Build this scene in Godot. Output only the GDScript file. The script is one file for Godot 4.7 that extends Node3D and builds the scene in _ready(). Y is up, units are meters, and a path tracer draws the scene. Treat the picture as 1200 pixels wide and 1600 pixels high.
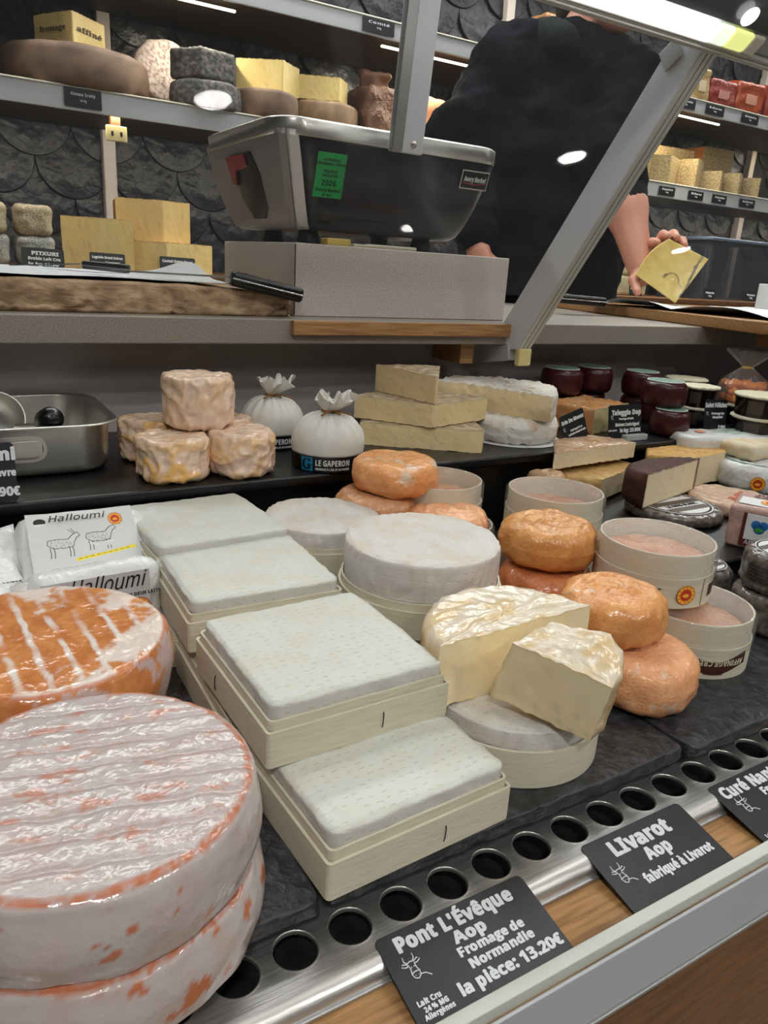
extends Node3D
# A cheese counter seen from the customer's side. Lengths in metres; heights in the code are given from the lens, which is EYE above the floor.
const EYE := 1.25
var nz := FastNoiseLite.new()
var M := {}
var T := {}
var names := {}
var bold := SystemFont.new()
var plainf := SystemFont.new()
var serif := SystemFont.new()

# ------------------------------------------------------------------ small helpers
func W(x: float, y: float, z: float) -> Vector3:
	return Vector3(x, y + EYE, z)

func lin(r: float, g: float, b: float) -> Color:
	return Color(r, g, b).srgb_to_linear()

func N(p: Vector3, f: float, o := 0.0) -> float:
	return nz.get_noise_3d(p.x * f + o, p.y * f + o * 0.7, p.z * f - o)

func fb(p: Vector3, f: float, o := 0.0) -> float:
	return N(p, f, o) * 0.6 + N(p, f * 2.1, o + 7.0) * 0.3 + N(p, f * 4.3, o + 13.0) * 0.15

func numbered(n: String) -> String:
	var k: int = names.get(n, 0)
	names[n] = k + 1
	return n if k == 0 else "%s_%03d" % [n, k]

func thing(called: String, label: String, category: String, at := Vector3.ZERO, group := "") -> Node3D:
	var o := Node3D.new()
	o.name = numbered(called)
	o.position = at
	add_child(o)
	return tag(o, label, category, group)

func tag(o: Node3D, label: String, category := "", group := "", kind := "") -> Node3D:
	if label: o.set_meta("label", label)
	if category: o.set_meta("category", category)
	if group: o.set_meta("group", group)
	if kind: o.set_meta("kind", kind)
	return o

func put(parent: Node3D, called: String, mesh: Mesh, m: Material, xf := Transform3D()) -> MeshInstance3D:
	var o := MeshInstance3D.new()
	o.name = called if parent != self else numbered(called)
	o.mesh = mesh
	o.material_override = m
	o.transform = xf
	parent.add_child(o, true)
	return o

func struct(called: String, mesh: Mesh, m: Material, at := Vector3.ZERO) -> MeshInstance3D:
	var o := put(self, called, mesh, m, Transform3D(Basis(), at))
	o.set_meta("kind", "structure")
	o.set_meta("label", called.replace("_", " ") + " of the shop room")
	return o

func dup(src: Node3D, at: Vector3, label: String, turn := 0.0, group := "", base := "") -> Node3D:
	var c: Node3D = src.duplicate()
	c.name = numbered(base if base else String(src.name).rstrip("0123456789").trim_suffix("_"))
	add_child(c)
	c.position = at
	c.rotation = Vector3(0, turn, 0)
	c.set_meta("label", label)
	if group: c.set_meta("group", group)
	return c

# ------------------------------------------------------------------ meshes
func mesh_from(V: PackedVector3Array, I: PackedInt32Array, NN: PackedVector3Array, C: PackedColorArray) -> ArrayMesh:
	var a := []
	a.resize(Mesh.ARRAY_MAX)
	a[Mesh.ARRAY_VERTEX] = V
	a[Mesh.ARRAY_INDEX] = I
	a[Mesh.ARRAY_NORMAL] = NN
	if C.size() == V.size(): a[Mesh.ARRAY_COLOR] = C
	var m := ArrayMesh.new()
	m.add_surface_from_arrays(Mesh.PRIMITIVE_TRIANGLES, a)
	return m

func normals(V: PackedVector3Array, I: PackedInt32Array) -> PackedVector3Array:
	var R := PackedVector3Array()
	R.resize(V.size())
	for k in range(0, I.size(), 3):
		var a := V[I[k]]
		var f := (V[I[k + 2]] - a).cross(V[I[k + 1]] - a)
		R[I[k]] += f
		R[I[k + 1]] += f
		R[I[k + 2]] += f
	for k in R.size():
		R[k] = R[k].normalized() if R[k].length_squared() > 1e-30 else Vector3.UP
	return R

# Closed tube of rings, each with the same number of points; cap_b and cap_t say how many inner rings close the ends (0 = open).
func loft(rings: Array, cap_b := 1, cap_t := 1, disp = null, col = null, out := true) -> ArrayMesh:
	var all := []
	var n: int = rings[0].size()
	var cb := Vector3.ZERO
	var ct := Vector3.ZERO
	for p in rings[0]: cb += p / n
	for p in rings[-1]: ct += p / n
	for j in cap_b:
		var r := PackedVector3Array()
		for p in rings[0]: r.append(cb.lerp(p, float(j) / cap_b))
		all.append(r)
	for r in rings: all.append(r)
	for j in cap_t:
		var r := PackedVector3Array()
		for p in rings[-1]: r.append(ct.lerp(p, 1.0 - float(j + 1) / cap_t))
		all.append(r)
	var V := PackedVector3Array()
	for r in all: V.append_array(r)
	var I := PackedInt32Array()
	for j in all.size() - 1:
		for i in n:
			var a := j * n + i
			var b := j * n + (i + 1) % n
			I.append_array([a, b, a + n, b, b + n, a + n])
	var vol := 0.0
	for k in range(0, I.size(), 3): vol += (V[I[k]] - cb).dot((V[I[k + 1]] - cb).cross(V[I[k + 2]] - cb))
	if (vol > 0.0) == out:
		for k in range(0, I.size(), 3):
			var s := I[k + 1]
			I[k + 1] = I[k + 2]
			I[k + 2] = s
	var NN := normals(V, I)
	if disp != null:
		for k in V.size(): V[k] += disp.call(V[k], NN[k])
		if cap_b > 0: for i in n: V[i] = V[0]
		if cap_t > 0: for i in n: V[V.size() - 1 - i] = V[V.size() - n]
		NN = normals(V, I)
	for e in [[cap_b, 0], [cap_t, V.size() - n]]:
		if e[0] > 0:
			var s := Vector3.ZERO
			for i in n: s += NN[e[1] + i]
			for i in n: NN[e[1] + i] = s.normalized()
	var C := PackedColorArray()
	if col != null:
		for k in V.size(): C.append(col.call(V[k], NN[k]))
	return mesh_from(V, I, NN, C)

func circ(r: float, y: float, n := 48, cx := 0.0, cz := 0.0, ez := 1.0) -> PackedVector3Array:
	var R := PackedVector3Array()
	for i in n:
		var a := TAU * i / n
		R.append(Vector3(cx + r * cos(a), y, cz + r * ez * sin(a)))
	return R

func rrect(w: float, d: float, r: float, y: float, k := 4, s := 0) -> PackedVector3Array:
	var R := PackedVector3Array()
	r = maxf(r, 0.0002)
	var cs := [Vector2(w / 2 - r, d / 2 - r), Vector2(-w / 2 + r, d / 2 - r), Vector2(-w / 2 + r, -d / 2 + r), Vector2(w / 2 - r, -d / 2 + r)]
	for q in 4:
		var c: Vector2 = cs[q]
		for i in k + 1:
			var a := PI / 2 * (q + float(i) / k)
			R.append(Vector3(c.x + r * cos(a), y, c.y + r * sin(a)))
		var last := R[-1]
		var c2: Vector2 = cs[(q + 1) % 4]
		var a2 := PI / 2 * (q + 1)
		var nxt := Vector3(c2.x + r * cos(a2), y, c2.y + r * sin(a2))
		for i in s: R.append(last.lerp(nxt, float(i + 1) / (s + 1)))
	return R

func lathe(prof: Array, n := 48, cap_b := 1, cap_t := 1, disp = null, col = null, ez := 1.0) -> ArrayMesh:
	var R := []
	for p in prof: R.append(circ(p.x, p.y, n, 0, 0, ez))
	return loft(R, cap_b, cap_t, disp, col)

# profile of a wheel: radius r, height h, edges rounded by e, sides in ns steps, bulging by b
func wheel_prof(r: float, h: float, e: float, ns := 4, b := 0.0, ne := 5) -> Array:
	var P := []
	for i in ne: P.append(Vector2(r - e + e * sin(PI / 2 * i / ne), e - e * cos(PI / 2 * i / ne)))
	for i in ns + 1:
		var t := float(i) / ns
		P.append(Vector2(r + b * sin(PI * t), e + (h - 2 * e) * t))
	for i in ne: P.append(Vector2(r - e + e * cos(PI / 2 * (i + 1) / ne), h - e + e * sin(PI / 2 * (i + 1) / ne)))
	return P

func box(w: float, h: float, d: float, r := 0.002, k := 3, s := 0, cap := 1, disp = null, col = null, rc := 0.0) -> ArrayMesh:
	var R := []
	rc = maxf(rc, r)
	for i in k + 1:
		var a := PI / 2 * i / k
		R.append(rrect(w - 2 * r * (1 - sin(a)), d - 2 * r * (1 - sin(a)), rc - r * (1 - sin(a)), r * (1 - cos(a)), 4, s))
	for i in s: R.append(rrect(w, d, rc, r + (h - 2 * r) * (i + 1) / (s + 1), 4, s))
	for i in k + 1:
		var a := PI / 2 * i / k
		R.append(rrect(w - 2 * r * (1 - cos(a)), d - 2 * r * (1 - cos(a)), rc - r * (1 - cos(a)), h - r + r * sin(a), 4, s))
	return loft(R, cap, cap, disp, col)

# box between two corners, in the room's own axes
func slab(parent: Node3D, called: String, a: Vector3, b: Vector3, m: Material, r := 0.002) -> MeshInstance3D:
	var lo := Vector3(minf(a.x, b.x), minf(a.y, b.y), minf(a.z, b.z))
	var s := (a - b).abs()
	var o := put(parent, called, box(s.x, s.y, s.z, minf(r, s.y * 0.45), 2), m)
	o.position = lo + Vector3(s.x / 2, 0, s.z / 2) - (parent.position if parent != self else Vector3.ZERO)
	return o

func band(ro: Array, ri: Array, col = null) -> ArrayMesh:   # thin-walled ring: outside up, rim, inside down
	var R := []
	R.append_array(ro)
	R.append(ro[-1])
	R.append(ri[-1])
	for i in range(ri.size() - 1, -1, -1): R.append(ri[i])
	R.append(ri[0])
	R.append(ro[0])
	return loft(R, 0, 0, null, col)

func tube(path: Array, r: float, n := 8, ends := 1) -> ArrayMesh:
	var R := []
	var up := Vector3.UP
	for i in path.size():
		var d: Vector3 = (path[mini(i + 1, path.size() - 1)] - path[maxi(i - 1, 0)]).normalized()
		if absf(d.dot(up)) > 0.95: up = Vector3.RIGHT if absf(d.x) < 0.9 else Vector3.BACK
		var s := d.cross(up).normalized()
		up = s.cross(d).normalized()
		var q := PackedVector3Array()
		for k in n: q.append(path[i] + (s * cos(TAU * k / n) + up * sin(TAU * k / n)) * r)
		R.append(q)
	return loft(R, ends, ends)

# one open sheet of nu x nv cells
func sheet(nu: int, nv: int, f: Callable, uv := false, col = null) -> ArrayMesh:
	var V := PackedVector3Array()
	var I := PackedInt32Array()
	var U := PackedVector2Array()
	var C := PackedColorArray()
	for j in nv + 1:
		for i in nu + 1:
			V.append(f.call(float(i) / nu, float(j) / nv))
			U.append(Vector2(float(i) / nu, 1.0 - float(j) / nv))
	for j in nv:
		for i in nu:
			var a := j * (nu + 1) + i
			I.append_array([a, a + nu + 1, a + 1, a + 1, a + nu + 1, a + nu + 2])
	var NN := normals(V, I)
	if col != null:
		for k in V.size(): C.append(col.call(V[k], NN[k]))
	var m := mesh_from(V, I, NN, C)
	if not uv: return m
	var a := m.surface_get_arrays(0)
	a[Mesh.ARRAY_TEX_UV] = U
	var m2 := ArrayMesh.new()
	m2.add_surface_from_arrays(Mesh.PRIMITIVE_TRIANGLES, a)
	return m2

# A cut of cheese. bot and top are the same number of corners going round; cut[i] says whether the side from corner i to i+1 is cut paste or rind.
func cut_cheese(o: Node3D, bot: Array, top: Array, cut: Array, rmat: Material, pmat: Material, rcol: Callable, pcol: Callable, rnd := 0.004, amp := 0.001, step := 0.004, rows := 8, caps := 12, dent := 0.0) -> void:
	var nb: int = bot.size()
	var c := Vector3.ZERO
	for p in bot: c += p / nb
	var area := 0.0
	for i in nb: area += bot[i].x * bot[(i + 1) % nb].z - bot[(i + 1) % nb].x * bot[i].z
	var sg := 1.0 if area > 0.0 else -1.0
	var B := PackedVector3Array()
	var P := PackedVector3Array()
	var O := PackedVector3Array()
	var K := []
	var en := []
	for i in nb:
		var e: Vector3 = bot[(i + 1) % nb] - bot[i]
		en.append(Vector3(e.z, 0, -e.x).normalized() * sg)
	for i in nb:
		var j := (i + 1) % nb
		var m := maxi(1, int(bot[i].distance_to(bot[j]) / step))
		var hp := (i + nb - 1) % nb
		for q in m + 1:
			var t := float(q) / m
			if q == m and cut[j] == cut[i] : continue
			B.append(bot[i].lerp(bot[j], t))
			P.append(top[i].lerp(top[j], t))
			var nn: Vector3 = Vector3.ZERO
			if not cut[i]:
				var n0: Vector3 = (en[i] + en[hp]).normalized() if not cut[hp] else en[i]
				var n1: Vector3 = (en[i] + en[j]).normalized() if not cut[j] else en[i]
				nn = n0.lerp(n1, t).normalized()
				if t < 0.5 and cut[hp]: nn *= minf(1.0, t * m / 2.0)
				if t > 0.5 and cut[j]: nn *= minf(1.0, (1.0 - t) * m / 2.0)
			O.append(nn)
			K.append([cut[i], q == m, en[i]])
	var n := B.size()
	var rings := []
	var rr := [[0.0, 1.0], [0.0, 1.0], [0.12, 0.45], [0.3, 0.0]]
	var prof := []
	prof.append(Vector2(0, 1)); prof.append(Vector2(0, 1)); prof.append(Vector2(0.25, 0.35)); prof.append(Vector2(1, 0))
	for r in range(1, rows): prof.append(Vector2(1.0 + float(r) / rows * 1.0, 0))
	prof.append(Vector2(2, 0)); prof.append(Vector2(2.75, 0.35)); prof.append(Vector2(3, 1)); prof.append(Vector2(3, 1))
	for pr in prof:
		var q := PackedVector3Array()
		for i in n:
			var h := B[i].distance_to(P[i])
			var e := minf(rnd, h * 0.4) / maxf(h, 0.001)
			var t: float = pr.x * e if pr.x <= 1.0 else (e + (pr.x - 1.0) * (1.0 - 2.0 * e) if pr.x <= 2.0 else 1.0 - e + (pr.x - 2.0) * e)
			var pt: Vector3 = B[i].lerp(P[i], t) - O[i] * rnd * pr.y
			if K[i][0] and dent != 0.0: pt -= (K[i][2] as Vector3) * dent * sin(PI * t)
			q.append(pt)
		rings.append(q)
	var allr := []
	var cb := Vector3.ZERO
	var ct := Vector3.ZERO
	for i in n:
		cb += rings[0][i] / n
		ct += rings[-1][i] / n
	allr.append(PackedVector3Array()); for i in n: allr[0].append(cb)
	for r in rings: allr.append(r)
	for j in caps:
		var q := PackedVector3Array()
		for i in n: q.append(ct.lerp(rings[-1][i], 1.0 - float(j + 1) / caps))
		allr.append(q)
	var V := PackedVector3Array()
	for r in allr: V.append_array(r)
	for k in V.size():
		var p := V[k] + o.position
		V[k] += Vector3(N(p, 90.0, 3.0) * 0.4, N(p, 110.0, 9.0) + 0.6 * N(p, 260.0, 5.0), N(p, 90.0, 21.0) * 0.4) * amp
	var IR := PackedInt32Array()
	var IC := PackedInt32Array()
	for j in allr.size() - 1:
		for i in n:
			var i2 := (i + 1) % n
			var a := j * n + i
			var b := j * n + i2
			var paste: bool = K[i][0] and not K[i][1] and j >= 2 and j <= 2 + prof.size() - 4
			var tri := [a, b, a + n, b, b + n, a + n] if sg > 0 else [a, a + n, b, b, a + n, b + n]
			if paste: IC.append_array(tri)
			else: IR.append_array(tri)
	for s in 2:
		var I := IR if s == 0 else IC
		if I.is_empty(): continue
		# keep only the vertices in use
		var mp := {}
		var V2 := PackedVector3Array()
		var I2 := PackedInt32Array()
		var TT := PackedFloat32Array()
		for k in I:
			if not mp.has(k):
				mp[k] = V2.size()
				V2.append(V[k])
				TT.append(clampf((float(k / n) - 2.0) / (prof.size() - 3), 0, 1))
			I2.append(mp[k])
		var NN := normals(V2, I2)
		var C := PackedColorArray()
		for k in V2.size():
			C.append(rcol.call(V2[k], NN[k]) if s == 0 else pcol.call(V2[k], TT[k]))
		put(o, "rind" if s == 0 else "paste", mesh_from(V2, I2, NN, C), rmat if s == 0 else pmat)

func cut_thing(called: String, label: String, cat: String, grp: String, bot: Array, top: Array, cut: Array, rmat: Material, pmat: Material, rcol: Callable, pcol: Callable, rnd := 0.004, amp := 0.001, dent := 0.0) -> Node3D:
	var c := Vector3.ZERO
	for p in bot: c += p / bot.size()
	var o := thing(called, label, cat, c, grp)
	var b := []
	var t := []
	for p in bot: b.append(p - c)
	for p in top: t.append(p - c)
	cut_cheese(o, b, t, cut, rmat, pmat, rcol, pcol, rnd, amp, 0.004, 8, 12, dent)
	return o

# corners of a sector: tip, then an arc of radius r from angle a0 to a1 (degrees, 0 = +x, 90 = away from the customer)
func sector(tip: Vector3, r: float, a0: float, a1: float, k := 10) -> Array:
	var R := [tip]
	for i in k + 1:
		var a := deg_to_rad(lerpf(a0, a1, float(i) / k))
		R.append(tip + Vector3(r * cos(a), 0, -r * sin(a)))
	return R

func lifted(a: Array, h: float) -> Array:
	var R := []
	for p in a: R.append(p + Vector3(0, h, 0))
	return R

# ------------------------------------------------------------------ materials
func noise_tex(kind: String, freq: float, size := 256, oct := 4) -> NoiseTexture2D:
	var f := FastNoiseLite.new()
	f.seed = 11
	f.frequency = freq
	f.fractal_octaves = oct
	if kind == "ridge":
		f.noise_type = FastNoiseLite.TYPE_SIMPLEX_SMOOTH
		f.fractal_type = FastNoiseLite.FRACTAL_RIDGED
	elif kind == "cell":
		f.noise_type = FastNoiseLite.TYPE_CELLULAR
		f.fractal_type = FastNoiseLite.FRACTAL_NONE
	else:
		f.noise_type = FastNoiseLite.TYPE_SIMPLEX_SMOOTH
		f.fractal_type = FastNoiseLite.FRACTAL_FBM
	var t := NoiseTexture2D.new()
	t.width = size
	t.height = size
	t.seamless = true
	t.noise = f
	return t

func ramp_tex(freq: float, cols: Array, size := 256, oct := 5) -> NoiseTexture2D:
	var t := noise_tex("fbm", freq, size, oct)
	var g := Gradient.new()
	var offs := PackedFloat32Array()
	var cc := PackedColorArray()
	for i in cols.size():
		offs.append(float(i) / (cols.size() - 1))
		cc.append(cols[i])
	g.offsets = offs
	g.colors = cc
	t.color_ramp = g
	return t

func mk(c: Color, rough: float, o := {}) -> StandardMaterial3D:
	var m := StandardMaterial3D.new()
	m.albedo_color = c
	m.roughness = rough
	m.metallic = o.get("metal", 0.0)
	if o.get("vc", false): m.vertex_color_use_as_albedo = true
	var sc = o.get("sc", 20.0)
	if o.has("bump") or o.has("tex"):
		m.uv1_triplanar = true
		m.uv1_scale = sc if sc is Vector3 else Vector3(sc, sc, sc)
	if o.has("bump"):
		m.heightmap_enabled = true
		m.heightmap_texture = o.bump
		m.heightmap_scale = o.get("bs", 0.05)
	if o.has("tex"): m.albedo_texture = o.tex
	if o.has("coat"):
		m.clearcoat_enabled = true
		m.clearcoat = o.coat
		m.clearcoat_roughness = o.get("cr", 0.1)
	if o.has("spec"): m.metallic_specular = o.spec
	if o.has("sss"):
		m.subsurf_scatter_enabled = true
		m.subsurf_scatter_strength = o.sss
	if o.has("emit"):
		m.emission_enabled = true
		m.emission = o.emit
		m.emission_energy_multiplier = o.get("ee", 1.0)
	if o.has("alpha"):
		m.transparency = BaseMaterial3D.TRANSPARENCY_ALPHA
		m.albedo_color.a = o.alpha
	if o.has("back"):
		m.backlight_enabled = true
		m.backlight = o.back
	return m

func make_materials() -> void:
	T.fine = noise_tex("fbm", 0.06)
	T.wrinkle = noise_tex("ridge", 0.012, 512, 3)
	T.pit = noise_tex("cell", 0.08)
	T.soft = noise_tex("fbm", 0.015)
	T.oak = ramp_tex(0.02, [Color(0.50, 0.36, 0.22), Color(0.66, 0.49, 0.31), Color(0.74, 0.57, 0.38)])
	T.block = ramp_tex(0.02, [Color(0.47, 0.37, 0.28), Color(0.72, 0.60, 0.47), Color(0.87, 0.77, 0.63)])
	T.slate = ramp_tex(0.03, [Color(0.10, 0.10, 0.11), Color(0.17, 0.17, 0.18), Color(0.28, 0.28, 0.30)])
	T.tile = ramp_tex(0.03, [Color(0.12, 0.12, 0.135), Color(0.20, 0.20, 0.22), Color(0.33, 0.33, 0.36)])
	T.grit = ramp_tex(0.25, [Color(0.58, 0.55, 0.52), Color(0.78, 0.745, 0.71), Color(0.93, 0.89, 0.86)], 256, 2)
	T.thin = ramp_tex(0.02, [Color(0.78, 0.745, 0.65), Color(0.815, 0.785, 0.70), Color(0.84, 0.815, 0.735)])
	T.brush = ramp_tex(0.03, [Color(0.72, 0.71, 0.7), Color(0.82, 0.81, 0.8), Color(0.9, 0.89, 0.88)])
	M.mott = mk(Color.WHITE, .8, {tex = ramp_tex(.035, [Color(.16, .16, .16), Color(.36, .35, .34), Color(.62, .60, .58)]), sc = 7.0, bump = T.fine, bs = .1})
	M.mottpale = mk(Color.WHITE, .8, {tex = ramp_tex(.035, [Color(.45, .36, .33), Color(.74, .68, .66), Color(.86, .82, .80)]), sc = 9.0, bump = T.fine, bs = .1})
	M.goat = mk(Color.WHITE, .8, {tex = ramp_tex(.06, [Color(.50, .45, .36), Color(.74, .68, .54), Color(.84, .80, .68)]), sc = 14.0, bump = T.fine, bs = .1})
	M.goatgrey = mk(Color.WHITE, .8, {tex = ramp_tex(.06, [Color(.46, .46, .44), Color(.66, .66, .62), Color(.80, .80, .75)]), sc = 14.0, bump = T.fine, bs = .1})
	M.veined = mk(Color.WHITE, .6, {tex = ramp_tex(.05, [Color(.33, .32, .24), Color(.60, .51, .34), Color(.74, .64, .45)]), sc = 10.0})
	M.paper = mk(Color.WHITE, 0.55, {vc = true, bump = T.wrinkle, bs = 0.035, sc = 14.0})
	var dp := ImageTexture.create_from_image(dash_image(true))
	var dh := ImageTexture.create_from_image(dash_image(false))
	M.paperdash = mk(Color.WHITE, 0.5, {vc = true, tex = dp, bump = dh, bs = 0.055, sc = 17.0})
	M.thin = mk(Color.WHITE, 0.6, {tex = T.thin, sc = Vector3(6, 70, 6), bump = T.fine, bs = 0.012})
	M.rindwrap = mk(Color.WHITE, 0.17, {vc = true, bump = T.wrinkle, bs = 0.03, sc = 13.0})
	M.orange = mk(Color.WHITE, 0.17, {vc = true, bump = T.wrinkle, bs = 0.07, sc = 22.0, sss = 0.06})
	M.rind = mk(Color.WHITE, 0.7, {vc = true, bump = T.fine, bs = 0.05, sc = 30.0})
	M.paste = mk(Color.WHITE, 0.5, {vc = true, bump = T.pit, bs = 0.03, sc = 12.0, sss = 0.12})
	M.pastewrap = mk(Color.WHITE, 0.19, {vc = true, bump = T.soft, bs = 0.04, sc = 14.0, sss = 0.1})
	M.wax = mk(Color(0.25, 0.085, 0.1), 0.3, {bump = T.soft, bs = 0.05, sc = 14.0})
	M.waxlabel = mk(Color.WHITE, 0.35, {tex = ramp_tex(0.035, [Color(0.12, 0.22, 0.18), Color(0.5, 0.66, 0.58), Color(0.85, 0.9, 0.86)]), sc = 22.0})
	M.slate = mk(Color.WHITE, 0.42, {tex = T.slate, sc = 9.0, bump = T.wrinkle, bs = 0.10})
	M.black = mk(Color(0.05, 0.05, 0.055), 0.35, {bump = T.soft, bs = 0.03, sc = 8.0})
	M.dark = mk(Color(0.04, 0.04, 0.045), 0.5)
	M.void = mk(Color(0.02, 0.02, 0.02), 0.8)
	M.panel = mk(Color.WHITE, 0.45, {tex = ramp_tex(0.012, [Color(0.66, 0.63, 0.63), Color(0.74, 0.71, 0.71), Color(0.80, 0.78, 0.78)]), sc = Vector3(1.2, 4, 4)})
	M.steel = mk(Color(1.0, 1.0, 1.0), 0.36, {tex = T.brush, sc = Vector3(3, 60, 60), metal = 0.9, bump = T.fine, bs = 0.004})
	M.tray = mk(Color(0.83, 0.82, 0.79), 0.30, {metal = 0.92, bump = T.soft, bs = 0.01, sc = 10.0})
	M.alu = mk(Color(0.72, 0.72, 0.72), 0.42, {metal = 0.85, bump = T.fine, bs = 0.004, sc = 30.0})
	M.alupaint = mk(Color(0.72, 0.73, 0.74), 0.42, {metal = 0.15})
	M.post = mk(Color(.86, .87, .89), .42, {metal = .1})
	M.ledge = mk(Color(.74, .735, .72), 0.45, {tex = T.grit, sc = 9.0})
	M.cream = mk(Color(0.79, 0.795, 0.765), 0.45)
	M.cap = mk(Color(0.84, 0.79, 0.55), 0.4)
	M.grit = mk(Color.WHITE, 0.42, {tex = T.grit, sc = 9.0})
	M.oak = mk(Color.WHITE, 0.5, {tex = T.oak, sc = Vector3(2.5, 40, 40), bump = T.fine, bs = 0.012})
	M.oakdark = mk(Color(0.70, 0.62, 0.50), 0.5, {tex = T.oak, sc = Vector3(2.5, 30, 30)})
	M.block = mk(Color.WHITE, 0.7, {tex = T.block, sc = Vector3(5, 10, 9), bump = T.wrinkle, bs = 0.16})
	M.tagm = mk(Color(0.16, 0.17, 0.18), 0.38, {bump = T.fine, bs = 0.006, sc = 30.0})
	M.tagdark = mk(Color(0.075, 0.085, 0.1), 0.4)
	M.ink = mk(Color(0.86, 0.87, 0.88), 0.6)
	M.print = mk(Color(0.06, 0.06, 0.06), 0.6)
	M.white = mk(Color(0.86, 0.86, 0.86), 0.5)
	M.tile = mk(Color.WHITE, 0.34, {tex = T.tile, sc = 5.0, bump = T.soft, bs = 0.25})
	M.gauze = mk(Color(0.88, 0.87, 0.84), 0.8, {bump = T.fine, bs = 0.06, sc = 60.0})
	M.string = mk(Color(0.52, 0.37, 0.2), 0.8)
	M.plast = mk(Color(0.86, 0.865, 0.86), 0.28, {bump = T.wrinkle, bs = 0.12, sc = 9.0})
	M.film = mk(Color(0.95, 0.95, 0.95), 0.1, {alpha = 0.06, bump = T.wrinkle, bs = 0.08, sc = 20.0})
	M.glass = mk(Color(0.97, 0.985, 0.98), 0.02, {alpha = 0.02, spec = 0.2})
	M.jacket = mk(Color(0.07, 0.076, 0.095), 0.9, {spec = 0.12, bump = T.fine, bs = 0.08, sc = 12.0})
	M.cuff = mk(Color(0.13, 0.145, 0.14), 0.9, {spec = 0.15, bump = T.fine, bs = 0.1, sc = 20.0})
	M.skin = mk(Color(0.80, 0.56, 0.47), 0.5, {bump = T.fine, bs = 0.02, sc = 30.0, sss = 0.1})
	M.hair = mk(Color(0.13, 0.085, 0.06), 0.6)
	M.blackplastic = mk(Color(0.045, 0.045, 0.05), 0.3)
	M.blade = mk(Color(0.72, 0.72, 0.73), 0.25, {metal = 1.0})
	M.wallpaint = mk(Color(0.30, 0.29, 0.28), 0.8)
	M.ceil = mk(Color(0.2, 0.2, 0.21), 0.8)
	M.sheetp = mk(Color(0.86, 0.87, 0.88), 0.6, {bump = T.soft, bs = 0.05, sc = 8.0})

# ------------------------------------------------------------------ writing
func lettering(parent: Node3D, s: String, h: float, at: Vector3, b: Basis, m: Material, width := 0.0, font: Font = null, called := "lettering", fat := 0.0) -> MeshInstance3D:
	var t := TextMesh.new()
	t.text = s
	t.font = font if font else bold
	t.font_size = 32
	t.pixel_size = h / 23.0
	t.depth = 0.0003
	t.curve_step = 2.0
	if width > 0.0:
		var w := t.get_aabb().size.x
		if w > 0.0: b = b * Basis.from_scale(Vector3(width / w, 1, 1))
	var mesh: Mesh = t
	if fat > 0.0:   # thicker strokes: the same letters laid a hair apart
		var st := SurfaceTool.new()
		st.begin(Mesh.PRIMITIVE_TRIANGLES)
		for k in 7: st.append_from(t, 0, Transform3D(Basis(), Vector3(cos(TAU * k / 6.0), sin(TAU * k / 6.0), 0) * (fat * h if k < 6 else 0.0) + Vector3(0, 0, k * 0.000004)))
		mesh = st.commit()
	return put(parent, called, mesh, m, Transform3D(b, at))

# words laid round a cylinder; ang 0 faces +z
func bent(parent: Node3D, s: String, h: float, r: float, y: float, ang: float, m: Material, flip := false, width := 0.0, font: Font = null) -> void:
	var t := TextMesh.new()
	t.text = s
	t.font = font if font else bold
	t.font_size = 32
	t.pixel_size = h / 23.0
	t.depth = 0.0003
	t.curve_step = 2.0
	var a := t.get_mesh_arrays()
	var V: PackedVector3Array = a[Mesh.ARRAY_VERTEX]
	var kx := 1.0
	if width > 0.0: kx = width / maxf(t.get_aabb().size.x, 0.001)
	for i in V.size():
		var p := V[i]
		if flip: p = Vector3(-p.x, -p.y, p.z)
		var th := ang + p.x * kx / r
		V[i] = Vector3((r + p.z + 0.0002) * sin(th), y + p.y, (r + p.z + 0.0002) * cos(th))
	var I: PackedInt32Array = a[Mesh.ARRAY_INDEX] if a[Mesh.ARRAY_INDEX] != null else PackedInt32Array(range(V.size()))
	put(parent, "lettering", mesh_from(V, I, normals(V, I), PackedColorArray()), m)

func frame_of(right: Vector3, up: Vector3) -> Basis:
	var r := right.normalized()
	var n := r.cross(up).normalized()
	return Basis(r, n.cross(r), n)

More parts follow.
